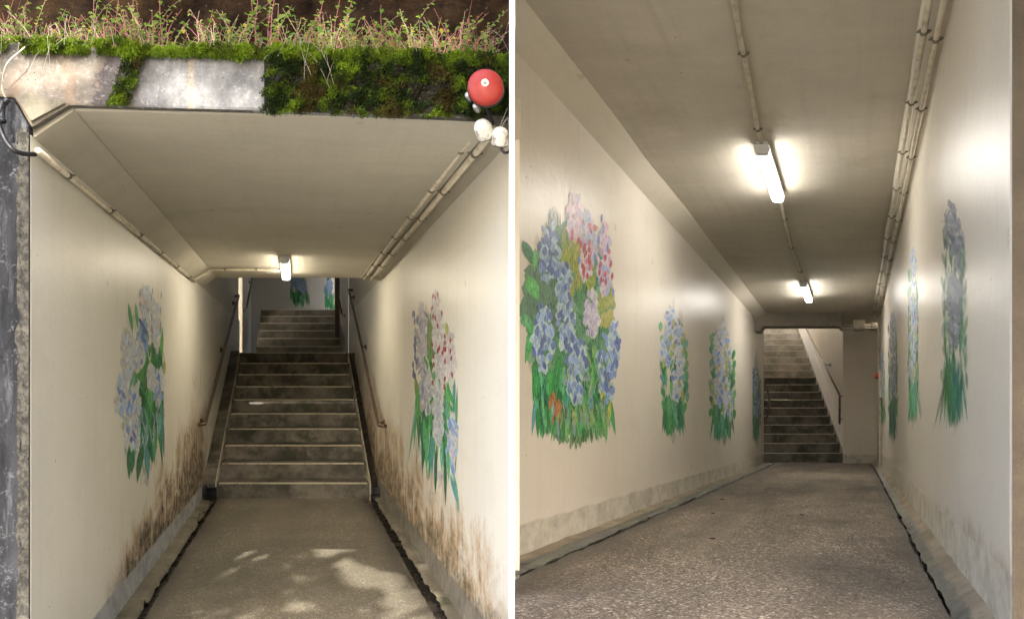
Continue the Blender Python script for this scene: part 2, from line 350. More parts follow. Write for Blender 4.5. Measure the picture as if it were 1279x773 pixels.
def wall_panel(F, u0, u1, d0, d1, v0, v1, mat, name, parent=None, **kw):
    mb = MB(F); mb.box(u0, u1, d0, d1, v0, v1); return mb.build(name, mat, parent, bevel=.006, **kw)
wl = wall_panel(FL, -1.35, -1.10, 2.985, 14.0, -1.7, .98, M['wall_ll'], 'wall', label='cream painted wall with black mould rising from its foot, left passage', category='wall')
wl2 = MB(FL); wl2.box(-1.35, -1.12, DL, 14.0, .98, 3.6); wl2.build('upper_wall', M['wall_in'], wl)
wr = MB(FL); wr.box(.985, 1.035, 3.34, 13.5, -1.7, 1.07); wr = wr.build('wall', M['wall_lr'], label='cream painted wall with orange damp stain beside the mossy gutter, left passage', category='wall')
mb = MB(FL); mb.box(.985, 1.035, DL, 13.5, 1.07, 3.6); mb.build('upper_wall', M['wall_in'], wr)
# ceiling with chamfers
mb = MB(FL); mb.box(-.93, .84, 3.02, DL-.03, 1.09, 1.26)
mb.v = [Vector((p.x, p.y, p.z-(.045*(p.x+.93)/1.77*max(0, 1-(p.y-3)/2.5) if p.z < 1.2 else 0))) for p in mb.v]
cl = mb.build('ceiling', M['ceil_l'], bevel=.006, **S)
mb = MB(FL); mb.prism([(-1.10, .975), (-.93, 1.09), (-.93, 1.26), (-1.35, 1.26), (-1.35, .985), (-1.102, .982)], 3.02, DL-.06, 'd')
mb.build('ceiling_chamfer', M['ceil_l'], cl)
mb = MB(FL); mb.prism([(.84, 1.09), (.985, 1.055), (1.04, 1.075), (1.04, 1.26), (.84, 1.26)], 3.34, DL-.03, 'd')
mb.build('ceiling_chamfer', M['ceil_l'], cl)
mb = MB(FL); mb.box(-1.35, 1.035, DL-.03, DL+.15, 1.262, 3.6); mb.build('bulkhead', M['wall_in'], **S)
mb = MB(FL); mb.box(-1.35, 1.035, DL+.15, 18, 3.6, 3.75); mb.build('roof', M['wall_in'], **S)
mb = MB(FL); mb.box(-1.6, 1.3, 17.5, 17.7, -1, 3.6); wb = mb.build('wall', M['wall_in'], label='dim beige wall with two flower murals closing the top of the left stairs', category='wall')
mb = MB(FL); mb.box(-2.1, -1.95, 13., 15.4, -.5, 3.0); mb.build('slot_shade_wall', M['wall_in'], wl)  # unseen wall added outside the slot to cut its daylight
mb = MB(FL); mb.box(-1.35, -1.10, 14.7, 17.5, -.5, 3.6); mb.build('wall', M['wall_in'], label='short wall beside the upper flight, left passage, past the daylight slot', category='wall')
mb = MB(FL); mb.box(.985, 1.035, 13.62, 16.95, -.5, 3.6); mb.build('wall', M['wall_in'], label='short wall right of the upper flight of the left stairs', category='wall')
mb = MB(FL); mb.box(.80, .90, 14.9, 15.05, .3, 3.6); mb.build('post', M['rail'], label='dark post at the right end of the upper flight', category='post', bevel=.004)

# stairs
def copy_child(src, parent, loc):
    o = src.copy(); COL.objects.link(o); o.parent = parent; o.location = loc; return o
def staircase(F, name, label, d0, v0, r, t, n, uL, uR, matf, du=0.):
    root = thing(name, F((uL+uR)/2, d0, v0), label, 'staircase')
    P0 = F(0, 0, 0); first = None
    for i in range(n):
        m_ = matf(i)
        off = F(du*t*i, t*i, r*i) - P0
        if first is None or m_ is not first[2]:
            mb = MB(F); dd, vv, uu = d0, v0, 0.
            mb.box(uL, uR, dd, dd+t+.03, vv-.25, vv+r); st = mb.build('step', m_, root, bevel=.008)
            mb = MB(F); mb.box(uL+.03, uR-.03, dd-.006, dd+.035, vv+r-.012, vv+r+.003); no = mb.build('nosing', M['steel'] if m_ is M['step'] else M['nosing2'], st, bevel=.002)
            st.location = off; first = (st, no, m_)
        else:
            st = copy_child(first[0], root, off); no = copy_child(first[1], st, (0, 0, 0))
    return root
sl = staircase(FL, 'staircase', 'dark mossy concrete stairs climbing from the end of the left passage', DL, -1.5, .1806, .403, 10, -.94, .865, lambda i: M['step'])
def slope(d): return -1.5+.1806+(d-DL)*.448
mb = MB(FL); mb.prism([(DL-.05, -1.6), (DL-.05, -1.40), (DL, slope(DL)+.02), (12.15, slope(12.15)+.02), (12.15, -1.6)], -1.10, -.955); mb.build('stringer', M['step'], sl, bevel=.004)
mb = MB(FL); mb.prism([(DL, -1.6), (DL, slope(DL)+.01), (12.1, slope(12.1)+.01), (12.1, -1.6)], -.955, -.940); mb.build('edge_strip', M['steel'], sl)
mb = MB(FL); mb.prism([(DL, -1.6), (DL, slope(DL)+.01), (12.1, slope(12.1)+.01), (12.1, -1.6)], .866, .880); mb.build('edge_strip', M['steel'], sl)
mb = MB(FL); mb.prism([(DL, -1.6), (DL, slope(DL)-.14), (12.1, slope(12.1)-.14), (12.1, -1.6)], .8805, .984); mb.build('side_channel', M['gutter'], sl)
mb = MB(FL); mb.box(-1.10, .985, 12.12, 14.6, -.2, .302); mb.build('landing', M['step'], **S)
sl2 = staircase(FL, 'staircase', 'upper flight of damp greenish steps behind the landing, left passage', 14.3, .302, .1806, .403, 6, -.80, .905, lambda i: M['step2'])
def rail(F, pts, label, wall_u, brackets, mat='rail', r=.021, end=None):
    root = thing('handrail', F(*pts[0]), label, 'handrail')
    mb = MB(F)
    mb.tube(pts, r, 10); mb.build('rail', M[mat], root, smooth=True)
    for (u, d, v) in brackets:
        mb = MB(F); mb.tube([(u, d, v), (u+(wall_u-u)*.25, d, v-.07), (wall_u, d, v-.08)], .010, 8)
        b = mb.build('bracket', M['rail'], root, smooth=True)
        c = F(wall_u, d, v-.08); mb = MB(F); sgn = 1 if wall_u < u else -1
        mb.lathe(c, (sgn, 0, 0), [(.04, -.003), (.04, .008), (.036, .012)], 14); mb.build('wall_plate', M['rail'], b)
    return root
def lin(a, b, t): return tuple(a[i]+(b[i]-a[i])*t for i in range(3))
a, b = (-1.02, 8.12, -.56), (-1.02, 12.75, 1.32)
rail(FL, [(-1.09, 8.02, -.60), (-1.02, 8.04, -.59), a, b, (-1.02, 12.85, 1.34), (-1.09, 12.87, 1.33)], 'brown steel handrail on the mouldy wall of the left stairs', -1.10, [lin(a, b, t) for t in (.03, .5, .97)])
a, b = (.90, 7.9, -.56), (.90, 12.35, 1.38)
rail(FL, [(.98, 7.82, -.60), (.90, 7.83, -.59), a, b, (.90, 12.45, 1.40), (.98, 12.47, 1.39)], 'brown steel handrail above the black channel of the left stairs', .985, [lin(a, b, t) for t in (.03, .5, .97)])
a, b = (-1.02, 14.75, 1.28), (-1.02, 17.2, 2.35)
rail(FL, [a, b], 'short handrail on the left of the upper flight', -1.10, [lin(a, b, t) for t in (.03, .8)])
a, b = (.91, 14.4, 1.15), (.91, 17.2, 2.3)
rail(FL, [a, b], 'short handrail by the dark post of the upper flight', .985, [lin(a, b, t) for t in (.03, .8)])
for (u0, u1, lab) in ((-1.07, -.93, 'black iron drain bracket at the left foot of the mossy stairs'), (.875, .97, 'black iron drain bracket at the right foot of the mossy stairs')):
    mb = MB(FL); mb.prism([(DL-.13, -1.50), (DL-.02, -1.53), (DL-.02, -1.36), (DL-.05, -1.37), (DL-.07, -1.44), (DL-.13, -1.46)], u0, u1)
    mb.box(u0, u0+.02, DL-.12, DL-.02, -1.44, -1.33)
    mb.build('drain_bracket', M['black'], bevel=.004, label=lab, category='bracket')

# conduits
def conduit(F, pts, r, label, clips, group=None, clip=(.0, .0)):
    root = thing('conduit', F(*pts[0]), label, 'conduit', group)
    mb = MB(F); mb.tube(pts, r, 10); mb.build('pipe', M['pipe'], root, smooth=True)
    cp = MB(F); c0 = clips[0]
    cp.tube([(c0[0], c0[1]-.012, c0[2]), (c0[0], c0[1]+.012, c0[2])], r*1.28, 10)
    P = F(*c0); cp.add([cp.inv(P+Vector(q)) for q in ((-r*2.1, -.012, -.003), (r*2.1, -.012, -.003), (r*2.1, .012, -.003), (-r*2.1, .012, -.003), (-r*2.1, -.012, .004), (r*2.1, -.012, .004), (r*2.1, .012, .004), (-r*2.1, .012, .004))],
        [(0,3,2,1),(4,5,6,7),(0,1,5,4),(1,2,6,5),(2,3,7,6),(3,0,4,7)])
    c = cp.build('clip', M['ledge'], root)
    for q in clips[1:]: copy_child(c, root, F(*q)-F(*c0))
    return root
def runclips(a, b, n): return [lin(a, b, (i+.5)/n) for i in range(n)]
a, b = (-1.075, 3.0, .915), (-1.075, 7.62, .945)
conduit(FL, [a, b], .0145, 'painted conduit along the top of the mouldy wall', runclips(a, b, 6))
conduit(FL, [(-1.075, 7.62, .945), (-1.06, 7.64, .975), (-.93, 7.66, 1.062), (-.90, 7.66, 1.074), (-.17, 7.66, 1.074)], .013, 'thin conduit crossing the cream ceiling to the left passage lamp', [(-.75, 7.66, 1.074), (-.42, 7.66, 1.074)])
a, b = (.795, 3.1, 1.065), (.795, 8.40, 1.065)
conduit(FL, [a, b], .017, 'conduit nearer the ceiling, left passage, from the white caps to the stairs', runclips(a, b, 7))
a, b = (.862, 3.1, 1.045), (.862, 8.30, 1.045)
conduit(FL, [a, b], .017, 'conduit nearer the wall, left passage, from the white caps to the stairs', runclips(a, b, 7))
mb = MB(FL); mb.box(.755, .773, 3.34, 8.4, 1.075, 1.092); mb.build('trunking', M['pipe'], label='thin painted trunking beside the conduits of the left passage', category='trunking')

# lamps
def lamp(F, u, d, v, L, wd, label, mat):
    root = thing('ceiling_lamp', F(u, d+L/2, v), label, 'lamp')
    mb = MB(F); h = wd*.62
    mb.box(u-wd*.42, u+wd*.42, d, d+L, v-h*.30, v); mb.box(u-wd*.54, u+wd*.54, d+.002, d+L+.01, v-h*.80, v-h*.301); mb.build('housing', M['housing'], root, bevel=.004)  # wider lower tray added to shade the ceiling beside the lamp
    mb = MB(F); prof = [(u-wd*.5, v-h*.4), (u+wd*.5, v-h*.4), (u+wd*.5, v-h*1.1), (u+wd*.42, v-h*1.44), (u-wd*.42, v-h*1.44), (u-wd*.5, v-h*1.1)]
    mb.prism(prof, d-.012, d+.045, 'd'); mb.build('end_cap', M['housing'], root, bevel=.006)
    mb = MB(F); q = [(u-wd*.47, v-h*.801), (u+wd*.47, v-h*.801), (u+wd*.47, v-h*1.15), (u+wd*.36, v-h*1.42), (u-wd*.36, v-h*1.42), (u-wd*.47, v-h*1.15)]
    mb.prism(q, d+.046, d+L, 'd'); mb.build('diffuser', mat, root, bevel=.006)
    return root
lamp(FL, -.11, 6.78, 1.089, 1.25, .09, 'lit batten lamp on the cream ceiling above the foot of the left stairs', M['lamp_l'])

# =================================================================== PORTAL FACE OF THE LEFT PASSAGE
XE = -.266
def U(px, d=2.98): return (px-370)*d/900
def V(py, d=2.98): return (463-py)*d/900
uE = XE+.38667*2.98
g = G('streaked_portal_concrete'); uv = g.uv(); x, y, _ = g.sep(uv); P = g.pos()
n1 = g.noise(uv, 3.5, 6, .7); st = g.noise(g.sc(uv, 9, 1.6), 1, 5, .65); fine = g.noise(uv, 70, 4, .8)
c = g.mix(g.rng(n1, .35, .62), (.20, .175, .145), (.11, .10, .085)); c = g.mix(g.m('MULTIPLY', g.rng(st, .5, .66), .55), c, (.26, .165, .095))
c = g.mix(g.m('MULTIPLY', g.rng(g.m('ADD', y, g.m('MULTIPLY', n1, .12)), 1.27, 1.40), .9), c, (.055, .055, .05))
xs = g.m('ADD', x, g.m('MULTIPLY', g.m('SUBTRACT', y, 1.09), -.25)); xs = g.m('ADD', xs, g.m('MULTIPLY', g.m('SUBTRACT', g.noise(uv, 14, 4, .7), .5), .03))
wp = window(g, xs, U(166), U(334), .006); wc = g.mix(g.rng(g.noise(g.sc(uv, 7, 3), 1, 5, .7), .35, .62), (.215, .22, .225), (.10, .105, .115))
gap = window(g, g.m('ADD', x, g.m('MULTIPLY', fine, .02)), U(238), U(245), .006); wc = g.mix(g.m('MULTIPLY', gap, .75), wc, (.27, .22, .16))
c = g.mix(wp, c, wc)
dk = window(g, g.m('ADD', g.m('ADD', x, g.m('MULTIPLY', g.m('SUBTRACT', y, 1.2), -.28)), g.m('MULTIPLY', g.m('SUBTRACT', g.noise(uv, 16, 5, .8), .5), .16)), U(122), U(166), .012); c = g.mix(g.m('MULTIPLY', dk, .93), c, (.045, .04, .045))
rt = g.rng(xs, U(332), U(336)); c = g.mix(g.m('MULTIPLY', rt, .95), c, (.035, .034, .028))
c = g.mix(g.m('MULTIPLY', g.rng(fine, .48, .66), .5), c, (.14, .12, .10))
g2 = g.noise(uv, 34, 7, .85); c = g.mix(g.m('MULTIPLY', g.rng(g2, .53, .66), .65), c, (.075, .065, .055)); c = g.mix(g.m('MULTIPLY', g.rng(g2, .46, .36), .35), c, (.50, .50, .49)); c = g.mix(g.rng(g.vor(uv, 26), .09, .05), c, (.03, .025, .02))
M['portal'] = g.fin(c, .9, g.bump(fine, .8, .003, g.bump(n1, .6, .015)))
# lintel: outline in the portal plane, then depth
bot = [(U(17), V(122)), (U(39), V(160)), (U(86), V(132)), (U(200), V(135.5)), (U(333), V(139)), (U(450), V(144)), (U(560), V(148)), (uE, V(152))]
top = [(uE, V(76)), (U(430), V(70)), (U(240), V(64)), (U(100), V(58)), (U(0), V(52)), (U(-60), V(52)), (U(-60), V(120))]
mb = MB(FL); mb.prism(bot+top, 2.98, 3.018, 'd')
lint = mb.build('lintel', M['portal'], bevel=.012, label='weathered concrete portal beam under the moss with two pale scraped patches', category='beam')
mb = MB(FL); mb.prism([(-2.6, 3.02), (uE-.012, 3.02), ((-.0911+.38667)*3.6-.012, 3.6), (-2.6, 3.6)], 1.29, V(72)-.03, 'v'); mb.build('back_block', M['portal'], lint)
mb = MB(FL); mb.prism([(U(19), V(121)), (U(38), V(117)), (U(83), V(130)), (U(40), V(153))], 2.966, 2.979, 'd'); mb.build('corner_patch', M['lichen'] if 0 else M['ledge'], lint, bevel=.003)
# wing wall
mb = MB(FL); mb.prism([(-4.2, -1.7), (-1.103, -1.7), (-1.103, V(158)), (U(18), V(124)), (-4.2, V(120))], 2.97, 3.25, 'd')
wg = mb.build('wing_wall', M['wing'], bevel=.01, label='dark weathered concrete wing wall left of the portal', category='wall')
mb = MB(FL); 
mb.grid(lambda a, b: (-1.148+.047*b-.016*fbm(a*30, b*2, 1)*(1 if b < .5 else 0), 2.965+.002*fbm(a*40, b*5), -1.7+a*(V(163)+1.7)), 160, 4); mb.build('render_edge', M['lichen'], wg, recalc=False)
# added white divider standing in for the line between the two views
mb = MB(FW); zt = 1.9
pl = [(-.0911*2.9, 2.9), (-.0833*2.9, 2.9), (-.0833*3.66, 3.66), (-.0911*3.66, 3.66)]
mb.prism(pl, -1.75, zt, 'v'); mb.build('divider', M['white'], label='added slim white pier standing between the two passages', category='pillar', bevel=.001)
# retaining wall behind the planted shelf
g = G('dark_brown_rock_face'); P = g.pos()
c = g.mix(g.rng(g.noise(P, 7, 6, .75), .35, .65), (.007, .004, .0025), (.034, .019, .008)); c = g.mix(g.rng(g.noise(P, 28, 4, .8), .66, .72), c, (.16, .16, .16))
M['rock'] = g.fin(c, .95, spec=.08, normal= g.bump(g.noise(P, 30, 6, .8), 1., .03))
mb = MB(FL); mb.grid(lambda a, b: (-2.6+a*(3.694+.02*b), 3.62+.08*fbm(a*9, b*5, 2, 5)+.10*b, 1.25+b*2.0), 110, 50)
mb.build('retaining_wall', M['rock'], recalc=False, smooth=True, label='dark brown rough retaining wall behind the weeds', category='wall')
mb = MB(FL); mb.grid(lambda a, b: (-2.6+a*3.44, 3.0+b*.75, V(66+8*a)+.0+.02*fbm(a*14, b*6, 3)), 80, 14)
mb.build('soil', M['rock'], recalc=False, **S)

# moss -------------------------------------------------------------
mv, mf, mc = [], [], []
def tuft(u, d, v, s_, col, n=4, up=.4):
    for k in range(n):
        a = random.uniform(0, 6.283); q = Vector((math.cos(a)*.8, -abs(random.gauss(.7, .4)), up+.6*math.sin(a)+random.uniform(-.2, .4))).normalized()
        L = s_*random.uniform(.6, 1.4); w_ = s_*.28
        p = Vector((u, d, v))+Vector((random.gauss(0, s_*.5), 0, random.gauss(0, s_*.5))); sd_ = q.cross(Vector((random.gauss(0, 1), random.gauss(0, 1), random.gauss(0, 1)))).normalized()*w_
        i = len(mv); mv.extend([p-sd_, p+sd_, p+q*L]); mf.append((i, i+1, i+2))
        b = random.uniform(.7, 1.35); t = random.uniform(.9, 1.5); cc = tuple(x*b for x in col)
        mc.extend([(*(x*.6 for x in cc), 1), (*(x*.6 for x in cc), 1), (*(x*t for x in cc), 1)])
def mossden(px, py):
    """how thick the moss is at a place on the beam"""
    n_ = fbm(px*.02, py*.035, 7, 4); top_ = 52+px*.028+7*fbm(px*.03, 0, 3)
    if py < top_: return 0
    if px > 331+4*math.sin(py*.3): 
        e = 1.-max(0, (py-142-5*fbm(px*.05, 5, 5, 4)-(px-331)*.02)/8)-.55*max(0, min(1, (-.16-fbm(px*.02, py*.05, 31, 4))*6))*(1 if py > 84 else 0)
        return e*(.75+.7*n_)
    band = 8+10*fbm(px*.022, 4, 1)+(5 if px > 238 else 0)-(9 if 185 < px < 236 else 0)
    if py < top_+band: return 1.1
    cx = 172-(py-70)*.42
    if abs(px-cx) < 13+6*n_ and py < 134: return .8+.8*n_
    return 0
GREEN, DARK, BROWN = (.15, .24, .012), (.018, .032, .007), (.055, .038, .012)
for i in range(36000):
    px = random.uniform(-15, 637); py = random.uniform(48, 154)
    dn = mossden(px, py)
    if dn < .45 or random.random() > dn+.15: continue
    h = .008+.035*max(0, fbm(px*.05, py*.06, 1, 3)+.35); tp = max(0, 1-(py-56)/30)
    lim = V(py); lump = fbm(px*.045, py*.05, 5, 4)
    k = min(1, max(0, tp*.8+1.3*lump+.12)); q = fbm(px*.03, py*.03, 12, 3)  # upper moss painted brighter as the lit part, lower moss darker
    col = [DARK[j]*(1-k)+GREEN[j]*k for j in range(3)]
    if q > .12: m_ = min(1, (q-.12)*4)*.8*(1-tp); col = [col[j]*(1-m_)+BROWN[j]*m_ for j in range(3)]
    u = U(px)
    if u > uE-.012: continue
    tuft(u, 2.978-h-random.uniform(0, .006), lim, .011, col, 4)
for i in range(9000):            # cushions along the upper edge, rolling back onto the shelf
    px = random.uniform(-20, 634); t = random.random()
    r_ = .028+.022*fbm(px*.06, 3, 2, 3); py0 = 61+px*.028
    ang = random.uniform(-.6, 2.6); k = .55+.45*math.sin(ang)+.35*fbm(px*.05, 9, 9, 3)  # upper side of each roll painted brighter, as lit from above
    if fbm(px*.03, 2, 8, 3) < -.28 : continue
    u = U(px)
    if u > uE-.012: continue
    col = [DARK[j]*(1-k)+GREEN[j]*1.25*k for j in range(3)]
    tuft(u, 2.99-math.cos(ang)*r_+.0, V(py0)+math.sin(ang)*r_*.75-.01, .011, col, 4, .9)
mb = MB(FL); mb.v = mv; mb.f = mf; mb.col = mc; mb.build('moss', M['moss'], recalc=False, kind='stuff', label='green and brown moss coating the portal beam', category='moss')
# cushions under the tufts so no bare face shows through
mb = MB(FL); nn, mm = 320, 70; cols = []
def mfn(a, b):
    px = 330+a*(634-330); py = 62+px*.02+b*(62+px*.014); px = min(px, 634)
    u = min(U(px), uE-.004); e = math.sin(math.pi*min(1, max(0, b)))**.4*min(1, a*20)*min(1, (1-a)*25+.05)
    h = (.004+.035*max(0, fbm(px*.05, py*.06, 1, 3)+.38)+.012*fbm(px*.35, py*.35, 4, 4))*e
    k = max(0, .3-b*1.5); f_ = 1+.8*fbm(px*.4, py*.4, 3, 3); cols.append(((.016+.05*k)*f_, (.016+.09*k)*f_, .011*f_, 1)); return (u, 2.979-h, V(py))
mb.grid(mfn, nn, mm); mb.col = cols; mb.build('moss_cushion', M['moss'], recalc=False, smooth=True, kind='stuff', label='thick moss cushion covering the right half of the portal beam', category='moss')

# weeds on the shelf ------------------------------------------------
def weed(mbs, mbl, u, d, v, h, lean, leafn, stemcol, leafcol, ls=.02):
    if random.random() < .3: ls *= 1.6; leafn = max(3, leafn//2)
    p = Vector((u, d, v)); pts = [p.copy()]; dx, dy = lean; 
    for k in range(5):
        p = p + Vector((dx*h/5*(.4+k*.35)+random.gauss(0, .006), dy*h/5*(.4+k*.35)+random.gauss(0, .004), h/5*(1-.10*k*abs(dx)*2))); pts.append(p.copy())
    n0 = len(mbs.v); mbs.tube([tuple(FL(*q)) for q in pts], random.uniform(.0012, .0022), 4, world=True, taper=.45)
    b = random.uniform(.7, 1.3); mbs.col += [(stemcol[0]*b, stemcol[1]*b, stemcol[2]*b, 1)]*(len(mbs.v)-n0)
    for k in range(leafn):
        t = random.uniform(.25, 1.0)*5; i = min(4, int(t)); q = pts[i].lerp(pts[i+1], t-i)
        a = random.uniform(0, 6.283); out = Vector((math.cos(a), math.sin(a)*.8, random.uniform(-.1, .8))).normalized(); L = ls*random.uniform(.5, 1.3)*(1.1-.05*t)
        sd_ = out.cross(Vector((0, 0, 1))).normalized()*L*.34; m_ = q+out*L*.5; z = Vector((0, 0, L*.10))
        j = len(mbl.v); mbl.v += [q, m_-sd_+z, q+out*L-z, m_+sd_+z, m_-z*.5]; mbl.f += [(j, j+1, j+4), (j+1, j+2, j+4), (j+2, j+3, j+4), (j+3, j, j+4)]
        b = random.uniform(.65, 1.35); cc = leafcol if random.random() > .16 else random.choice([(.45, .38, .06), (.42, .22, .10), (.35, .40, .12)]); mbl.col += [(*(x*b for x in cc), 1)]*5
STEMS = [(.36, .14, .15), (.40, .20, .18), (.28, .11, .12), (.32, .26, .16), (.38, .27, .22)]
LEAFS = [(.20, .36, .05), (.27, .43, .07), (.13, .27, .05), (.33, .45, .11)]
def shelf(px): return V(64+px*.02)
proto = []
for k in range(8):
    s_, l_ = MB(FL), MB(FL); s_.col, l_.col = [], []
    weed(s_, l_, 0, 3.1, 0, .25*random.uniform(.8, 1.35), (random.uniform(-.5, .5), random.uniform(-.3, .1)), random.randint(12, 22), random.choice(STEMS), LEAFS[k % 4], .024)
    proto.append((s_, l_))
tall = [random.uniform(-5, 612) for _ in range(84)]; seen = {}
for k, px in enumerate(tall):
    i = k % 8; u, d, v = U(px, 3.08), random.uniform(3.03, 3.22), shelf(px)
    root = thing('weed', FL(u, d, v), 'thin reddish stem with small light green leaves on the mossy shelf', 'weed', 'leafy weeds standing on the mossy shelf above the portal')
    root.rotation_euler = (0, 0, random.choice((0, .3, -.3, .15)))
    if i not in seen:
        ORG[root.name] = FL(0, 3.1, 0)
        st = proto[i][0].build('stem', M['stem'], root, recalc=False); lf = proto[i][1].build('foliage', M['leaf'], root, recalc=False); seen[i] = (st, lf)
    else:
        for q in seen[i]: copy_child(q, root, (0, 0, 0))
s_, l_ = MB(FL), MB(FL); s_.col, l_.col = [], []
for k in range(1600):
    px = random.uniform(-25, 633) if random.random() < .6 else random.choice([random.gauss(130, 45), random.gauss(560, 50), random.gauss(420, 40)])
    if px > 616 or px < -30: continue
    if 190 < px < 250 and random.random() < .5: continue
    hh = random.uniform(.05, .21)*(1+.6*fbm(px*.02, 0, 0)); pk = px > 450 or 60 < px < 180
    weed(s_, l_, U(px, 3.08), random.uniform(3.0, 3.3), shelf(px)-.01, hh, (random.uniform(-.5, .5), random.uniform(-.4, .1)), random.randint(4, 11), random.choice(STEMS[:3] if pk else STEMS), random.choice(LEAFS), .018)
s_.build('weed_stems', M['stem'], recalc=False, kind='stuff', label='tangle of short pinkish weed stems along the shelf', category='weeds')
l_.build('weed_leaves', M['leaf'], recalc=False, kind='stuff', label='small bright green leaves of the low weeds along the shelf', category='weeds')
s_ = MB(FL); s_.col = []
for k in range(30):              # dry bent grass hanging over the beam
    px = random.choice([random.gauss(385, 25), random.gauss(60, 30), random.uniform(0, 630)]); dx = random.uniform(-.12, .12)
    if not 0 < px < 615: continue
    p = Vector((U(px), 3.05, shelf(px))); h = random.uniform(.04, .16); dr = random.uniform(.02, .13) if 330 < px < 430 or px < 80 else 0.0
    pts = [p+Vector((dx*t*t+.02*math.sin(t*5+k), -.14*t, h*4*t*(1-t)-dr*t*t*1.2)) for t in (0, .2, .4, .6, .8, 1.)]
    n0 = len(s_.v); s_.tube([tuple(FL(*q)) for q in pts], .0010, 4, world=True, taper=.5); s_.col += [(.30, .27, .22, 1)]*(len(s_.v)-n0)
s_.build('dry_grass', M['stem'], recalc=False, kind='stuff', label='dry grey grass blades arching over the beam', category='grass')

# alarm bell, caps, cables ------------------------------------------
def bell(cx, cy, d, r, label):
    c = FL(U(cx, d), d, V(cy, d)); ax = (.06, -1, .02)
    root = thing('alarm_bell', FL(U(cx, 2.97), 2.97, V(cy, 2.97)), label, 'bell')
    prof = [(r*.98, .0), (r, .006), (r*.99, .018)]+[(r*math.cos(a), .018+r*.42*math.sin(a)) for a in (.2, .4, .6, .8, 1., 1.2, 1.4)]+[(.0, .018+r*.42)]
    mb = MB(FW); mb.lathe(c, ax, prof, 36); mb.build('gong', M['red'], root, smooth=True)
    mb = MB(FW); mb.lathe(c+Vector((.06, -1, .02)).normalized()*(.016+r*.42)+Vector((.000, 0, .004)), ax, [(.0155, 0), (.0155, .004), (.012, .006)], 18); cn = mb.build('centre_cap', M['dome'], root)
    mb = MB(FW); mb.lathe(c+Vector((.0, -.006, .003))+Vector(ax)*(.02+r*.42), ax, [(.005, 0), (.004, .006)], 10); mb.build('screw', M['metal'], cn)
    mb = MB(FW); mb.lathe(c+Vector((0, .065, 0)), (0, -1, 0), [(r*.55, 0), (r*.6, .05), (r*.4, .066)], 20); mb.build('base', M['black'], root)
    mb = MB(FW); mb.lathe(c, ax, [(r*1.0, -.004), (r*1.035, -.002), (r*1.035, .006), (r*1.0, .008)], 36); mb.build('rim', M['black'], root, smooth=True)
    for (dx, dz) in ((-r*.98, -r*.25), (-r*.55, -r*.85)):
        mb = MB(FW); mb.lathe(c+Vector((dx, .055, dz)), (-.1, -1, 0), [(.012, 0), (.014, .02), (.012, .045), (.005, .05)], 12); mb.build('lug', M['metal'], root, smooth=True)
bell(607, 112, 2.86, .0715, 'red alarm bell with a white centre on the mossy beam')
def cap(cx, cy, d, r, ax, label):
    c = FL(U(cx, d), d, V(cy, d)); root = thing('plastic_dome', c, label, 'dome')
    prof = [(r, -r*1.1), (r*1.02, -r*.9), (r, -.1*r)]+[(r*math.cos(a), r*math.sin(a)*.95) for a in (.2, .5, .8, 1.1, 1.4)]+[(0, r*.95)]
    mb = MB(FW); mb.lathe(c, ax, prof, 24); mb.build('shell', M['dome'], root, smooth=True)
    mb = MB(FW); mb.lathe(c-Vector(ax).normalized()*r*1.12, ax, [(r*.85, -.004), (r*.85, .004)], 20); mb.build('gland', M['black'], root)
cap(603, 160, 2.90, .036, (-.25, -.55, .55), 'white plastic cable cap touching the beam edge, nearer the bell and further left')
cap(625, 169, 2.90, .034, (.10, -.50, .75), 'white plastic cable cap with the hooked cable, right of its twin')
def cable(pts, r, label, mat='black'):
    mb = MB(FW); P = [Vector(p) for p in pts]; out = []
    for i in range(len(P)-1):
        p0, p1, p2, p3 = P[max(i-1, 0)], P[i], P[i+1], P[min(i+2, len(P)-1)]
        for k in range(6):
            t = k/6; out.append(.5*((2*p1)+(p2-p0)*t+(2*p0-5*p1+4*p2-p3)*t*t+(3*p1-p0-3*p2+p3)*t**3))
    out.append(P[-1]); mb.tube([tuple(q) for q in out], r, 8, world=True)
    return mb.build('cable', M[mat], smooth=True, label=label, category='cable')
def LP(px, py, d): return FL(U(px, d), d, V(py, d))
cable([LP(604, 128, 2.9), LP(608, 137, 2.92), LP(613, 147, 2.94), LP(616, 156, 2.96)], .006, 'short black cable dropping from the red bell to the caps')
cable([LP(626, 178, 2.93), LP(626, 186, 2.9), LP(631, 191, 2.9), LP(636, 189, 2.93), LP(639, 182, 3.)], .006, 'black cable hooking out of the right hand cap')
cable([LP(4, 126, 2.92), LP(-2, 150, 2.9), LP(5, 172, 2.9), LP(15, 186, 2.9), LP(28, 192, 2.93), LP(44, 193, 2.985)], .0095, 'black cable looping from the corner to the top of the mouldy wall')
cable([LP(10, 124, 2.93), LP(3, 133, 2.92), LP(2, 146, 2.91), LP(4, 152, 2.9)], .012, 'short twist of black cable tied at the portal corner')
cable([LP(40, 50, 3.0), LP(28, 62, 2.93), LP(12, 76, 2.92), LP(5, 90, 2.93), LP(3, 112, 2.95), LP(8, 124, 2.96)], .003, 'pale dead vine hanging over the beam corner', 'pipe')
cable([LP(636, 172, 2.96), LP(634, 148, 2.94), LP(620, 170, 2.94), LP(634, 135, 2.95)], .0012, 'thin grey wire beside the right hand cap', 'metal')

# =================================================================== RIGHT PASSAGE
DR = 13.9
strip(FR, -1.50, .33, 3.6, DR+.4, lambda u, d: -.665+.012*fbm(u*.8, d*.6)+.008*fbm(u*4, d*3), 'footpath', M['floor_r'], 180, 30, .03, .02, 21., **S)
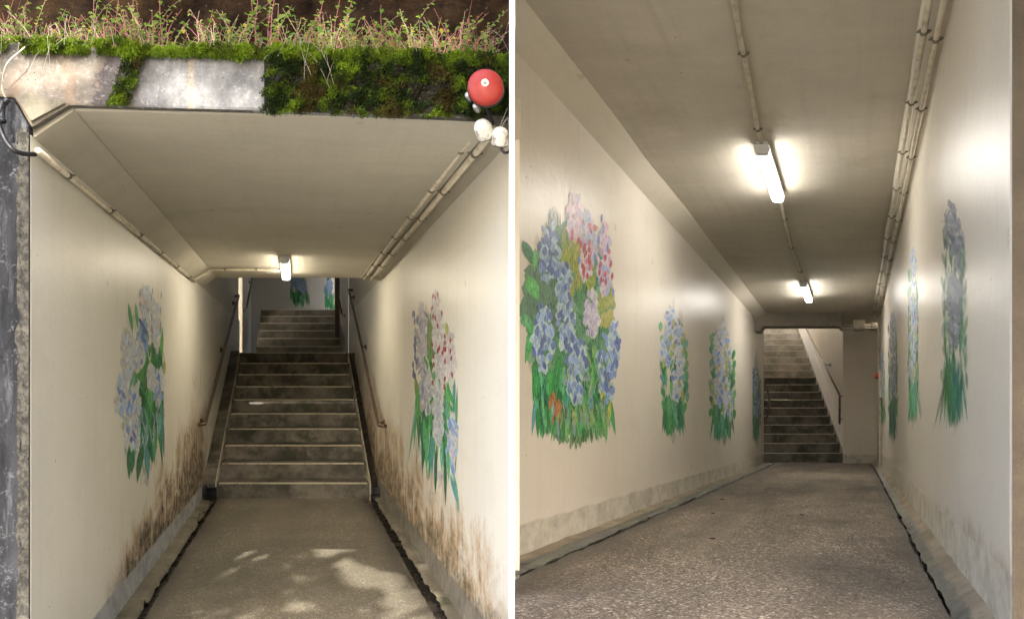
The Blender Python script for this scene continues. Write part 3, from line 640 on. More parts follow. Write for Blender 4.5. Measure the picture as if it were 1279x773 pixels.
# near part of the floor, cut back to the added divider
mb = MB(FR)
def nf(a, b):
    d = 1.85+(3.6-1.85)*a; ul = max(-1.50+.03*rgf(d, 21.), (-.0833-.38778)*d+.0015); ur = .33+.02*rgf(d, 30.); u = ul+(ur-ul)*b
    return (u, d, -.665+.012*fbm(u*.8, d*.6)+.008*fbm(u*4, d*3))
mb.grid(nf, 40, 40); mb.build('footpath', M['floor_r'], recalc=False, smooth=True, **S)
mb = MB(FW); mb.prism([(-.16, 1.86), (-.45, 1.6), (-.45, -4), (3, -4), (3, 1.86)], -1.6, -.70, 'v'); mb.build('platform', M['ledge'], **S)
mb = MB(FW); mb.prism([(-.0833*1.8, 1.8), (-.0833*2.88, 2.88), (3, 2.88), (3, 1.8)], -1.6, -.86, 'v'); mb.build('platform', M['ledge'], **S)
strip(FR, -1.60, .50, 3.4, DR, -.735, 'gutter', M['gutter'], 60, 4, **S)
mb = MB(FR); mb.grid(lambda a, b: (.30+.2*b, 1.85+2*a, -.735), 20, 2); mb.build('gutter', M['gutter'], recalc=False, **S)
mb = MB(FR)
mb.grid(lambda s, t: (.33+.02*rgf(1.85+12*s, 30.), 1.85+12*s, -.662-.08*t), 160, 1)
mb.grid(lambda s, t: (-1.5+.03*rgf(3.5+10.4*s, 21.), 3.5+10.4*s, -.662-.08*t), 160, 1)
mb.build('kerb', M['gutter'], recalc=False, **S)
strip(FR, -1.73, -1.53, 3.5, DR, lambda u, d: -.655+.01*fbm(u*7, d*4)-.35*max(0, u+1.56), 'ledge', M['ledge_r'], 160, 6, 0, .04, 31., **S)
mb = MB(FR)
def lf(a, b):
    d = 3.12+.40*a; u0 = max(-1.73, -.471*d+.0025); u1 = max(u0, -1.53+.04*rgf(d, 40.)); u = u0+(u1-u0)*b
    return (u, d, -.657+.01*fbm(u*7, d*4)-.35*max(0, u+1.56))
mb.grid(lf, 24, 6); mb.build('ledge', M['ledge_r'], recalc=False, smooth=True, **S)
strip(FR, .45, .349, 1.2, 12.6, lambda u, d: -.60-.065*(.45-u)/.10+.012*fbm(u*9, d*5), 'ledge', M['ledge_r'], 200, 6, 0, .022, 33., **S)
mb = MB(FR); mb.prism([(-1.73, 3.665), (-1.73, 12.25), (-1.79, 12.25), (-1.79, 3.85), (-1.738, 3.665)], -.9, 1.93, 'v'); rwl = mb.build('wall', M['wall_r'], bevel=.004, label='beige glossy wall with the big hydrangea mural, right passage', category='wall')
mb = MB(FR); mb.box(-1.90, -1.745, 12.28, DR, -.9, 1.93); rwl2 = mb.build('wall', M['wall_r'], bevel=.006, label='short wall with a narrow mural beside the far stairs opening', category='wall')
mb = MB(FR); mb.box(-1.90, -1.74, 12.252, 12.279, -.9, 1.93); mb.build('joint', M['rail'], rwl2)
mb = MB(FR); mb.box(.45, .75, 2.08, 12.6, -.9, 1.95); rwr = mb.build('wall', M['wall_rr'], bevel=.006, label='long beige glossy wall under the paired conduits, right passage', category='wall')
mb = MB(FR); mb.box(.47, .75, 12.6, DR, -.9, 1.95); mb.build('return_wall', M['wall_r'], rwr)
mb = MB(FW); x0 = .45+.38778*2.078; mb.prism([(x0-.002, 2.070), (x0+.5, 2.02), (x0+.5, .9), (x0+.9, .9), (x0+.9, 2.076)], -1.2, 2.4, 'v'); mb.build('wall', concrete('brown_end_concrete', (.13, .105, .075), (.075, .06, .045), .8, 1.5, .6), bevel=.004, label='brownish wall return at the right edge, nearest the viewer', category='wall')
# ceiling: gently sagging sheet with depth
mb = MB(FR)
def cf(a, b, top=0):
    d = 3.67+(DR-3.67)*a; u = -1.55+1.87*b; return (u, d, 2.02+.015*fbm(u*.8, d*.5)+top)
mb.grid(cf, 60, 12); mb.build('ceiling', M['ceil_r'], recalc=False, smooth=True, **S)
mb = MB(FR); 
def cf2(a, b):
    d = 2.2+(3.67-2.2)*a; ul = max(-1.55, (-.0833-.38778)*d+.002); u = ul+(.32-ul)*b; return (u, d, 2.02+.015*fbm(u*.8, d*.5))
mb.grid(cf2, 16, 12); cr = mb.build('ceiling', M['ceil_r'], recalc=False, smooth=True, **S)
mb = MB(FR); mb.box(-1.9, .75, 3.7, DR, 2.045, 2.2); mb.build('roof', M['ceil_r'], **S)
mb = MB(FW); mb.prism([(-.24, 2.905), (-.30, 3.68), (2.6, 3.68), (2.6, -1.4), (.25, -1.4), (-.24, .9)], 1.96, 2.2, 'v'); mb.build('roof', M['ceil_r'], **S)  # unseen roof over the viewer, outlined to keep sun off the right floor
ch = [(-1.73, 1.925), (-1.55, 2.02), (-1.55, 2.1), (-1.79, 2.1), (-1.79, 1.94)]
mb = MB(FR); mb.prism(ch, 3.85, 12.6, 'd'); mb.prism([(-1.73, 1.925), (-1.55, 2.02), (-1.55, 2.1), (-1.73, 2.1)], 3.67, 3.8499, 'd'); mb.build('ceiling_chamfer', M['wall_in'], cr)
mb = MB(FR); mb.add([(-1.549, 2.019, 0), (-1.55, 3.30, 2.019), (-1.55, 3.672, 2.019), (-1.727, 3.672, 1.925), (-1.55, 3.30, 2.1), (-1.55, 3.672, 2.1), (-1.727, 3.672, 2.1)][1:], [(0, 1, 2), (3, 5, 4), (0, 2, 5, 3), (1, 4, 5, 2), (0, 3, 4, 1)]); mb.build('ceiling_chamfer', M['wall_in'], cr)
ch = [(.32, 2.02), (.45, 1.945), (.75, 1.955), (.75, 2.1), (.32, 2.1)]
mb = MB(FR); mb.prism(ch, 2.0, 12.6, 'd'); mb.build('ceiling_chamfer', M['wall_in'], cr)
mb = MB(FR); mb.prism([(-1.745, 2.03), (-1.745, 1.70), (-1.66, 1.70), (-1.60, 1.79), (-.28, 1.79), (-.23, 1.74), (-.21, 1.74), (-.21, 2.03)], 12.62, 12.95, 'd')
mb.build('beam', concrete('grey_beam_concrete', (.30, .27, .22), (.19, .17, .14), .8, 1.5, .6), label='low concrete beam across the opening to the far stairs', category='beam', bevel=.01)
mb = MB(FR); mb.box(-.22, .75, DR, DR+.3, -.9, 2.6)
pw = mb.build('wall', M['wall_r'], bevel=.006, label='plain beige end wall right of the far stairs', category='wall')
# right stairs: the flight turns away from the passage axis
FS = Frame(.38778-.254, -.04, 0, 0)
D0 = 14.15
def su(u, d): return u+.254*d      # passage u -> stair frame u
uRs = su(-.25, 14.3)
srt = staircase(FS, 'staircase', 'long concrete stairs seen beyond the beam at the end of the right passage', D0, -.665, .186, .30, 20, uRs-2.0, uRs, lambda i: M['step'] if i < 10 else M['step3'])
def sv(d): return -.665+.186+(d-D0)*.62
mb = MB(FS); mb.prism([(D0, -.9), (D0, sv(D0)+.03), (20.3, sv(20.3)+.03), (20.3, -.9)], uRs+.002, uRs+.20); mb.build('stringer', M['wall_in'], srt, bevel=.005)
mb = MB(FS); mb.box(uRs+.20, uRs+.45, D0-.1, 21, -.9, 6); mb.build('wall', M['wall_in'], label='cream side wall rising with the handrail of the right stairs', category='wall')
mb = MB(FS); mb.box(uRs-2.3, uRs-2.0, D0+.3, 21, -.9, 6); mb.build('wall', M['wall_in'], label='hidden side wall on the left of the right stairs', category='wall')
mb = MB(FS); mb.box(uRs-2.3, uRs+.45, 20.3, 20.6, 1.5, 6); mb.build('wall', M['wall_in'], label='wall closing the top of the right stairs', category='wall')
mb = MB(FS); mb.box(uRs-2.3, uRs+.45, DR+.3, 16.9, 4.6, 4.8); mb.build('roof', M['wall_in'], **S)
mb = MB(FR); mb.box(-2.3, .75, DR+.02, DR+.2, 2.21, 4.8); mb.build('bulkhead', M['wall_in'], **S)
mb = MB(FR); mb.box(-2.4, -1.9, DR-.02, DR+.6, -.9, 2.21); mb.build('bulkhead', M['wall_in'], **S)
a, b = (su(-.31, 14.9), 14.9, .71), (su(-1.2, 17.8), 17.8, 2.49)
rail(FS, [(a[0]+.0, a[1]-.03, a[2]-.62), (a[0], a[1]-.03, a[2]-.05), a, b], 'steel handrail down the right side of the right stairs', uRs+.20, [lin(a, b, .02), lin(a, b, .45), (a[0], a[1]-.03, a[2]-.45)])
a = (FR.onwall(1, 0, 0) and None)
def RP(px, py, d): return ((px-1067)*d/900+.254*d, d, (535-py)*d/900)
rail(FS, [RP(950, 468, 14.3), RP(955, 479, 14.2), RP(961, 495, 14.1), RP(960, 508, 14.1), RP(958, 522, 14.1)], 'short bent steel handrail at the left foot of the right stairs', RP(945, 500, 14.2)[0], [RP(958, 521, 14.1)])

# services of the right passage
a0 = [(-.545, 3.0, 2.0), (-.565, 3.4, 2.0), (-.59, 3.77, 2.0), (-.60, 4.05, 2.0), (-.625, 4.5, 2.0), (-.645, 4.8, 2.0), (-.648, 5.05, 2.0)]
conduit(FR, a0, .014, 'slightly bent conduit on the ceiling leading to the nearer right passage lamp', [(-.592, 3.85, 2.0), (-.645, 4.82, 2.0)])
lamp(FR, -.648, 5.04, 2.008, 1.08, .10, 'nearer lit batten lamp on the ceiling of the right passage', M['lamp_r'])
conduit(FR, [(-.648, 6.3, 2.0), (-.70, 8.0, 2.0), (-.69, 9.8, 2.0)], .014, 'conduit on the ceiling between the two right passage lamps', [(-.666, 6.9, 2.0), (-.70, 8.0, 2.0), (-.69, 9.2, 2.0)])
lamp(FR, -.69, 9.8, 2.008, 1.2, .10, 'farther lit batten lamp near the beam of the right passage', M['lamp_r'])
a, b = (.345, 2.4, 1.962), (.345, 12.5, 1.962)
conduit(FR, [a, b], .0155, 'first of the paired conduits, nearer the ceiling, right passage', runclips(a, b, 13))
a, b = (.405, 2.4, 1.925), (.405, 12.5, 1.925)
conduit(FR, [a, b], .0155, 'second of the paired conduits, nearer the wall, right passage', runclips(a, b, 13))
conduit(FR, [(.425, 12.45, 1.90), (.425, 12.5, 1.5), (.425, 12.5, -.68)], .02, 'vertical conduit down the far end of the long wall', [(.425, 12.5, 1.4)])
jb = thing('junction_box', FR(.09, 13.5, 1.85), 'beige junction box under the ceiling beside the beam', 'box')
mb = MB(FR); mb.prism([(-.03, 1.83), (.19, 1.83), (.20, 1.85), (.20, 2.03), (.18, 2.05), (-.02, 2.05), (-.03, 2.03)], 13.4, 13.6, 'd'); mb.build('enclosure', M['pipe'], jb, bevel=.01)
mb = MB(FR); mb.box(-.02, .18, 13.385, 13.4, 1.85, 2.03); mb.build('lid', M['pipe'], jb, bevel=.005)
for k, v in enumerate((1.855, 1.905, 1.95)):
    pos_ = ('lowest', 'middle', 'highest')[k]
    conduit(FR, [(-.24, 13.5, v), (.42, 13.5, v)], .016, pos_+' of three short horizontal conduits through the junction box', [(.32, 13.5, v)])
al = thing('call_point', FR(.43, 12.0, .2), 'grey box with a red domed button on the far end of the long wall', 'alarm')
mb = MB(FR); mb.box(.395, .449, 11.7, 11.9, .50, .96); mb.build('enclosure', M['pipe'], al, bevel=.006)
mb = MB(FR); c = FR(.395, 11.8, .86); mb.lathe(c, (-1, -.4, 0), [(.05, -.01), (.05, .02), (.045, .045), (.03, .065), (0, .075)], 18); mb.build('red_dome', M['red'], al, smooth=True)
mb = MB(FR); mb.box(.40, .44, 11.8, 11.86, -.68, .50); mb.build('riser_pipe', M['pipe'], al)

# =================================================================== MURALS
BLUE = [(.12, .26, .70), (.20, .40, .78), (.08, .14, .50), (.34, .52, .84), (.50, .64, .88), (.16, .32, .76)]
PALEB = [(.48, .62, .84), (.64, .74, .88), (.34, .50, .80), (.24, .36, .70), (.74, .78, .84), (.56, .68, .88)]
BRIGHTB = [(.22, .42, .88), (.36, .56, .92), (.52, .70, .94), (.16, .28, .74), (.70, .80, .94)]
WHITE = [(.68, .74, .84), (.76, .78, .84), (.56, .66, .84), (.78, .62, .58), (.50, .60, .80)]
PINK = [(.62, .48, .62), (.66, .40, .50), (.48, .46, .68), (.60, .14, .18), (.70, .56, .66), (.42, .48, .72)]
PW = [(.70, .66, .68), (.66, .60, .62), (.72, .70, .72), (.40, .04, .06), (.60, .62, .66)]
GRN = [(.03, .30, .07), (.06, .40, .10), (.12, .46, .12), (.02, .18, .06), (.14, .44, .20)]
GRN2 = [(.03, .36, .15), (.02, .22, .10), (.10, .46, .22), (.16, .48, .38), (.08, .32, .36), (.01, .16, .08)]
YEL = [(.45, .52, .08), (.34, .44, .06), (.52, .50, .12)]
class Mural:
    def __init__(s, F, uw, sgn, rs=1, frontal=None):
        s.F, s.uw, s.sgn, s.k = F, uw, sgn, 0; s.mb = MB(F); s.mb.col = []; s.r = random.Random(rs); s.frontal = frontal
    def poly(s, pts, col, alpha=1.):
        off = .0012+s.k*.000002; s.k += 1; vs = []
        for (x, y) in pts:
            if s.frontal: d = s.frontal; vs.append(((x-s.F.vx)*d/900, d-off, (s.F.vy-y)*d/900))
            else: d, v = s.F.onwall(s.uw, x, y); vs.append((s.uw+s.sgn*off, d, v))
        s.mb.add(vs, [tuple(range(len(vs)))]); b = s.r.uniform(.85, 1.12); s.mb.col += [(*(min(.9, q*b) for q in col), alpha*getattr(s, 'fade', 1.))]*len(vs)
    def stroke(s, x, y, w_, h, ang, col, alpha=1., tip=.35, n=8):
        ca, sa = math.cos(ang), math.sin(ang); pts = []
        for k in range(n):
            a = 2*math.pi*k/n; px, py = math.cos(a)*w_*(.85+.3*s.r.random()), math.sin(a)*h
            if abs(math.sin(a)) > .6: px *= tip+.4
            pts.append((x+px*ca-py*sa, y+px*sa+py*ca))
        s.poly(pts, col, alpha)
    def fill(s, cx, cy, rx, ry, pal, n, w_, h, alpha=.8, lean=.15):
        for _ in range(n):
            a = s.r.uniform(0, 6.283); q = math.sqrt(s.r.random()); s.stroke(cx+math.cos(a)*q*rx, cy+math.sin(a)*q*ry, w_*s.r.uniform(.6, 1.3), h*s.r.uniform(.6, 1.3), s.r.gauss(0, lean), s.r.choice(pal), alpha)
    def haze(s, cx, cy, rx, ry, pal, n, w_, h):
        for i in range(n):
            a = s.r.uniform(0, 6.283); q = s.r.uniform(.72, 1.04); s.stroke(cx+math.cos(a)*q*rx, cy+math.sin(a)*q*ry, w_*s.r.uniform(.6, 1.3), h*s.r.uniform(.6, 1.4), s.r.gauss(0, .12), s.r.choice(pal), s.r.uniform(.10, .26))
    def flower(s, cx, cy, rx, ry, pal, pw, ph, dens=1.):
        s.fill(cx, cy, rx*.88, ry*.92, [tuple(min(.72, c*1.15+.12) for c in pal[-1])], int(26*dens), pw*1.5, ph*1.3, .95)
        n = int(dens*1.05*rx*ry/(pw*ph))
        for i in range(n):
            q = math.sqrt((i+.5)/n); a = i*2.39996+s.r.gauss(0, .2); s.stroke(cx+math.cos(a)*q*rx, cy+math.sin(a)*q*ry, pw*s.r.uniform(.7, 1.15), ph*s.r.uniform(.65, 1.2), s.r.gauss(0, .25), s.r.choice(pal), 1.)
    def leaf(s, x0, y0, x1, y1, w_, col, alpha=1., hi=True):
        L = math.hypot(x1-x0, y1-y0) or 1; nx, ny = -(y1-y0)/L, (x1-x0)/L; l, r = [], []
        for k in range(1, 6):
            t = k/6; q = w_*math.sin(math.pi*t**.8); l.append((x0+(x1-x0)*t+nx*q, y0+(y1-y0)*t+ny*q)); r.append((x0+(x1-x0)*t-nx*q, y0+(y1-y0)*t-ny*q))
        s.poly([(x0, y0)]+l+[(x1, y1)]+r[::-1], col, alpha)
        if hi: s.poly([(x0+(x1-x0)*.12, y0+(y1-y0)*.12), (x0+(x1-x0)*.5+nx*w_*.25, y0+(y1-y0)*.5+ny*w_*.25), (x0+(x1-x0)*.88, y0+(y1-y0)*.88), (x0+(x1-x0)*.5-nx*w_*.15, y0+(y1-y0)*.5-ny*w_*.15)], tuple(min(.8, c*1.7+.04) for c in col), .8)
    def blades(s, x0, x1, y0, y1, n, w_, pal, hmin=.35, hmax=.8, alpha=1., lean=.08):
        for i in range(n):
            x = s.r.uniform(x0, x1); h = (y1-y0)*s.r.uniform(hmin, hmax); y = s.r.uniform(y0, y1-h); s.leaf(x, y, x+s.r.gauss(0, lean)*h, y+h, w_*s.r.uniform(.6, 1.3), s.r.choice(pal), alpha, s.r.random() < .4)
    def done(s, parent, label): return s.mb.build('mural', M['mural'], parent, recalc=False, label=label)
# left passage, left wall
m = Mural(FL, -1.10, 1, 3)
m.haze(178, 480, 27, 118, [(.40, .58, .46), (.44, .56, .74)], 70, 2.6, 9); m.blades(160, 203, 440, 590, 34, 2.4, GRN2); m.fill(182, 470, 17, 60, GRN, 50, 3, 12)
m.leaf(160, 378, 166, 418, 2.2, GRN[1]); m.leaf(169, 378, 172, 412, 2, GRN[1]); m.leaf(203, 408, 200, 470, 2, GRN[2]); m.leaf(206, 450, 200, 490, 2.6, YEL[0])
m.flower(182, 379, 8, 19, WHITE, 2.3, 6); m.flower(193, 405, 6.5, 26, WHITE, 2.2, 6)
for _ in range(18): m.stroke(m.r.choice([174.5, 189, 200])+m.r.gauss(0, .6), m.r.uniform(362, 425), .9, 5, 0, (.25, .32, .50))
m.flower(178, 425, 6, 24, BLUE, 2.2, 7); m.flower(161, 442, 9, 28, WHITE+PALEB, 2.4, 7); m.flower(173, 445, 7, 18, PALEB, 2.2, 6)
m.blades(184, 200, 430, 520, 18, 2, GRN)
m.flower(152, 494, 7, 27, BRIGHTB, 2.3, 7); m.flower(198, 485, 6, 30, PALEB+BRIGHTB, 2, 7); m.flower(188, 470, 4.5, 18, WHITE, 1.6, 5)
m.flower(166, 505, 9, 22, BRIGHTB+PALEB, 2.3, 7); m.flower(165, 542, 10, 20, BRIGHTB+PALEB, 2.4, 7)
m.blades(176, 200, 500, 575, 26, 2.2, GRN2+GRN)
for x0, y0, x1, y1 in ((161, 555, 161, 599), (166, 560, 164, 592), (175, 560, 171, 604), (179, 540, 175, 590), (182, 555, 185, 601), (187, 540, 190, 578), (193, 530, 192, 580), (199, 515, 198, 545)): m.leaf(x0, y0, x1, y1, 3.1, m.r.choice(GRN2))
for _ in range(16): m.leaf(x := m.r.uniform(172, 196), y := m.r.uniform(500, 550), x+m.r.gauss(0, 3), y+m.r.uniform(15, 30), .7, (.45, .55, .68), .9, False)
m.done(wl, 'tall painted bunch of white and blue flowers with hanging green leaves')
# left passage, right wall
m = Mural(FL, .985, -1, 4)
m.haze(545, 500, 27, 125, [(.44, .60, .44), (.50, .58, .72)], 50, 2.4, 9); m.blades(520, 572, 470, 600, 40, 2.2, GRN2+GRN); m.fill(540, 480, 14, 60, GRN, 46, 3, 11)
m.flower(527, 425, 8, 46, [(.30, .36, .50), (.42, .46, .56), (.20, .25, .42), (.55, .55, .60), (.50, .46, .52)], 2.1, 6.5)
m.flower(532, 490, 8, 28, [(.40, .44, .56), (.26, .32, .50), (.58, .54, .58), (.50, .52, .60)], 2.2, 6.5)
m.blades(535, 543, 375, 480, 12, 1.3, [(.20, .32, .10), (.14, .28, .12)], .4, .7)
m.flower(545, 395, 5, 30, PW[:3], 2.0, 6); m.flower(549, 440, 8, 46, PW[:3]+[PW[4]], 2.2, 6.5); m.flower(562, 445, 5.5, 28, PW[:3], 2, 6); m.flower(546, 505, 7, 32, [(.6, .62, .64), (.5, .54, .58)], 2, 7)
for x, y in ((541, 370), (547, 368), (540, 385), (541, 395), (552, 391), (544, 397), (547, 407), (556, 420), (540, 430), (556, 428), (557, 436), (555, 436), (549, 435), (547, 438), (542, 445), (542, 455), (556, 451), (556, 473), (563, 425), (563, 438), (564, 447), (565, 468), (555, 483), (541, 478), (562, 492), (565, 500), (544, 372), (553, 441)):
    m.stroke(x, y, 1.3, 4, m.r.gauss(0, .1), (.42, .03, .05))
for _ in range(14): m.stroke(m.r.choice([519, 517.5, 516.5])+m.r.gauss(0, .8), m.r.uniform(390, 470), 1.3, 5, 0, (.14, .18, .38))
m.leaf(558, 402, 559, 420, 2, YEL[0]); m.leaf(519, 470, 524, 512, 2.8, YEL[1]); m.leaf(521, 480, 523, 532, 2.6, GRN[2]); m.leaf(558, 478, 569, 512, 2.2, GRN[1]); m.leaf(560, 500, 572, 545, 2, GRN[2])
m.flower(565, 553, 6.5, 36, BRIGHTB[:2]+[(.50, .52, .80), (.30, .42, .72), (.62, .56, .74)], 2.3, 8)
m.flower(548, 530, 6, 24, [(.56, .60, .66), (.48, .54, .62)], 1.8, 6)
for x0, y0, x1, y1 in ((533, 535, 533, 594), (540, 540, 540, 596), (545, 560, 544, 617), (552, 550, 552, 590), (556, 560, 557, 633), (560, 560, 561, 600), (567, 590, 574, 642), (530, 520, 530, 564), (563, 592, 572, 630)): m.leaf(x0, y0, x1, y1, 2.0, m.r.choice(GRN2))
m.done(wr, 'tall painted bunch of slate blue and red flecked white flowers')
# far wall murals
m = Mural(FL, 0, 1, 5, frontal=17.5)
m.fade = .6; m.fill(373, 362, 10, 18, GRN2, 60, 2.2, 5); m.flower(371, 352, 7, 9, [(.4, .46, .6), (.3, .4, .55)], 1.8, 3); m.flower(379, 360, 4, 8, [(.35, .42, .62)], 1.4, 3); m.blades(364, 384, 360, 386, 22, 1.6, GRN)
m.fill(411, 365, 5, 18, GRN2, 40, 1.8, 5); m.flower(412, 358, 3.5, 8, [(.3, .4, .6)], 1.3, 3); m.blades(405, 417, 365, 391, 14, 1.4, GRN)
m.done(wb, 'two dim painted bunches of green leaves and blue flowers')
# right passage, left wall: the big one
m = Mural(FR, -1.73, 1, 6)
m.haze(710, 400, 52, 138, [(.30, .50, .34), (.34, .46, .62), (.40, .56, .30)], 110, 5, 14); m.fill(710, 400, 50, 120, [(.10, .36, .14), (.16, .42, .22), (.06, .26, .12), (.24, .50, .26)], 330, 7, 13, .75)
m.fill(678, 375, 24, 50, [(.18, .34, .22), (.14, .28, .18)], 70, 7, 13, .8); m.fill(716, 325, 14, 40, YEL+[(.3, .42, .12)], 50, 5, 12, .8); m.fill(757, 382, 9, 25, YEL, 26, 4, 9, .85); m.fill(738, 345, 5, 22, YEL, 16, 3, 9, .85)
m.blades(668, 758, 450, 552, 120, 3.4, GRN+GRN2, .3, .65); m.fill(720, 530, 36, 22, [(.16, .36, .14), (.22, .40, .18), (.10, .26, .10)], 90, 2.4, 9, .6)
for x0, y0, x1, y1, w_ in ((652, 300, 668, 334, 6), (668, 310, 667, 340, 3), (652, 392, 662, 412, 7), (668, 395, 655, 455, 5), (668, 455, 670, 505, 4.6), (658, 345, 672, 375, 8), (686, 460, 684, 500, 5), (700, 440, 690, 490, 5), (742, 430, 748, 470, 4.5), (734, 440, 736, 500, 4.5), (676, 490, 679, 532, 1.8), (762, 500, 760, 535, 2.4), (745, 470, 750, 520, 3), (752, 500, 757, 555, 2.4), (700, 330, 712, 350, 2)):
    m.leaf(x0, y0, x1, y1, w_, m.r.choice(GRN))
for x in (686, 696, 707, 699): m.leaf(x, 258+m.r.random()*8, x+1, 320, .9, (.14, .26, .16), .8, False)
DB = [(.09, .13, .34), (.12, .18, .42), (.24, .36, .58), (.20, .30, .52), (.30, .44, .62)]; MBl = [(.13, .20, .52), (.22, .34, .68), (.30, .43, .74), (.10, .15, .42), (.36, .50, .78)]
m.flower(685, 316, 13, 40, DB, 3.2, 6.5, 1.1); m.flower(703, 349, 9, 26, DB, 3, 6, 1.1); m.flower(678, 422, 13, 44, MBl, 3.2, 6.5, 1.1); m.flower(706, 402, 11, 36, DB+MBl, 3, 6, 1.1)
m.flower(719, 462, 15, 42, MBl, 3.2, 6.5, 1.1); m.flower(757, 460, 12, 42, MBl, 3, 6.5, 1.1); m.flower(767, 430, 6, 34, MBl, 2.5, 6, 1.1)
m.flower(738, 393, 9, 30, [(.48, .44, .68), (.56, .50, .72), (.40, .38, .64), (.60, .56, .74)], 2.8, 6, 1.1)
m.flower(717, 270, 10, 30, [(.52, .44, .60), (.62, .46, .58), (.44, .42, .62), (.64, .40, .48)], 3, 7, 1.1); m.flower(734, 305, 10, 40, PINK+[(.34, .40, .66)], 2.8, 6, 1.1); m.flower(730, 328, 7, 20, [(.55, .08, .13), (.60, .22, .28), (.62, .50, .62)], 2.6, 6); m.flower(754, 325, 8, 48, PINK+[(.34, .40, .66), (.62, .44, .56)], 2.6, 6.5, 1.1)
for x, y in ((714, 290), (713, 297), (722, 300), (725, 305), (737, 288), (735, 322), (728, 340), (733, 345), (749, 331), (762, 330), (755, 322), (750, 350), (764, 345), (727, 333), (735, 312), (748, 340), (756, 352)): m.stroke(x, y, 1.9, 5, m.r.gauss(0, .12), (.52, .06, .11))
for x, y in ((751, 273), (753, 284), (747, 300), (758, 310), (722, 325), (742, 322), (765, 365)): m.stroke(x, y, 1.5, 6, m.r.gauss(0, .1), (.16, .22, .55))
m.leaf(690, 488, 689, 532, 6, (.38, .16, .05)); m.leaf(697, 498, 697, 530, 4, (.42, .19, .07)); m.leaf(762, 498, 758, 534, 2.4, YEL[0]); m.leaf(752, 488, 750, 500, 2.2, YEL[0])
m.blades(680, 756, 500, 556, 60, 1.6, GRN+[(.25, .36, .42), (.18, .38, .16)], .3, .6)
for _ in range(60): m.leaf(x := m.r.uniform(700, 758), y := m.r.uniform(430, 520), x+m.r.gauss(0, 4), y+m.r.uniform(15, 34), .8, m.r.choice([(.40, .54, .30), (.30, .46, .48), (.5, .56, .2)]), .8, False)
m.done(rwl, 'large round painted bunch of blue, violet and pink hydrangeas')
def narrow(F, uw, sgn, wall, seed, x0, x1, y0, y1, label, pals, dim=1., yel=True, tight=1., fade=1.):
    m = Mural(F, uw, sgn, seed); m.fade = fade; w_ = x1-x0; h = y1-y0; cx = (x0+x1)/2; s_ = w_/32; rr = m.r
    gp = [tuple(q*dim for q in c) for c in GRN+GRN2]
    m.haze(cx, y0+h/2, w_*.45, h*.48, [(.36, .54, .40), (.42, .52, .66)], 60, 2.6*s_, 9); n = int(60*tight); m.blades(x0+w_*.12, x1-w_*.12, y0+h*.1, y1-h*.1, n, max(.5, 2.*s_), gp, .1, .22); m.blades(x0+w_*.2, x1-w_*.2, y1-h*.34, y1, int(34*tight), max(.4, 1.6*s_), gp, .4, .9)
    for k in range(7):
        m.leaf(x0+rr.uniform(0, .12)*w_, y0+h*(.12+k*.1), x0+rr.uniform(0, .25)*w_, y0+h*(.2+k*.1), 2.4*s_, rr.choice(gp)); m.leaf(x1-rr.uniform(0, .1)*w_, y0+h*(.25+k*.08), x1-rr.uniform(0, .2)*w_, y0+h*(.34+k*.08), 2.2*s_, rr.choice(gp))
    for (fx, fy, fr, fh, pi) in pals[0]: m.flower(x0+fx*w_, y0+fy*h, fr*w_, fh*h, pals[1][pi], max(.5, 2.2*s_), h*.022, 1.)
    if yel:
        for k in range(12): m.leaf(x := x0+rr.uniform(.1, .9)*w_, y := y0+rr.uniform(.1, .75)*h, x, y+h*.07, 1.6*s_, rr.choice(YEL))
    m.blades(x0+w_*.25, x1-w_*.25, y1-h*.25, y1, int(16*tight), max(.4, 1.3*s_), gp, .4, .9)
    return m.done(wall, label)
P1 = [MBl+BRIGHTB[:3], BRIGHTB+PALEB, DB, PINK[:3]+BRIGHTB]
narrow(FR, -1.73, 1, rwl, 11, 824, 859, 382, 546, 'narrow mural with blue flowers and yellow leaves, middle of the wall', ([(.4, .12, .2, .1, 0), (.25, .34, .2, .14, 0), (.65, .28, .16, .14, 0), (.6, .6, .16, .14, 1), (.72, .42, .1, .1, 0)], P1))
narrow(FR, -1.73, 1, rwl, 12, 886, 918, 398, 552, 'narrow mural with pale blue flowers and a red bud, nearer the stairs', ([(.35, .25, .2, .16, 1), (.62, .3, .2, .2, 1), (.4, .55, .2, .18, 1), (.7, .68, .18, .16, 1), (.55, .08, .1, .04, 3)], P1), tight=1.1)
narrow(FR, -1.745, 1, rwl2, 13, 938.5, 950, 446, 552, 'dark narrow mural with slate blue flowers beside the opening', ([(.4, .3, .3, .2, 2), (.6, .55, .3, .18, 2)], P1), .6, False, .7)
GB = [(.16, .20, .28), (.22, .27, .36), (.12, .16, .24), (.30, .34, .42)]; GG = [[(.16, .22, .18)]]
narrow(FR, .45, -1, rwr, 14, 1176, 1209, 252, 540, 'greyed dark mural nearest the viewer on the long wall', ([(.35, .12, .22, .12, 0), (.65, .2, .2, .12, 0), (.5, .42, .3, .12, 0), (.45, .55, .2, .1, 0)], [GB]), .9, False, 1.3, .42)
narrow(FR, .45, -1, rwr, 15, 1134, 1147, 308, 532, 'bright blue and lime mural, second from the viewer on the long wall', ([(.5, .1, .3, .08, 1), (.5, .3, .35, .14, 1), (.55, .5, .35, .14, 1), (.4, .68, .3, .1, 1), (.7, .4, .2, .08, 3)], P1), 1.2, True, .8)
narrow(FR, .45, -1, rwr, 16, 1109.5, 1121, 384, 552, 'dark slate mural, third from the viewer on the long wall', ([(.5, .2, .35, .16, 0), (.5, .5, .3, .16, 0)], [GB]), .6, False, .7)
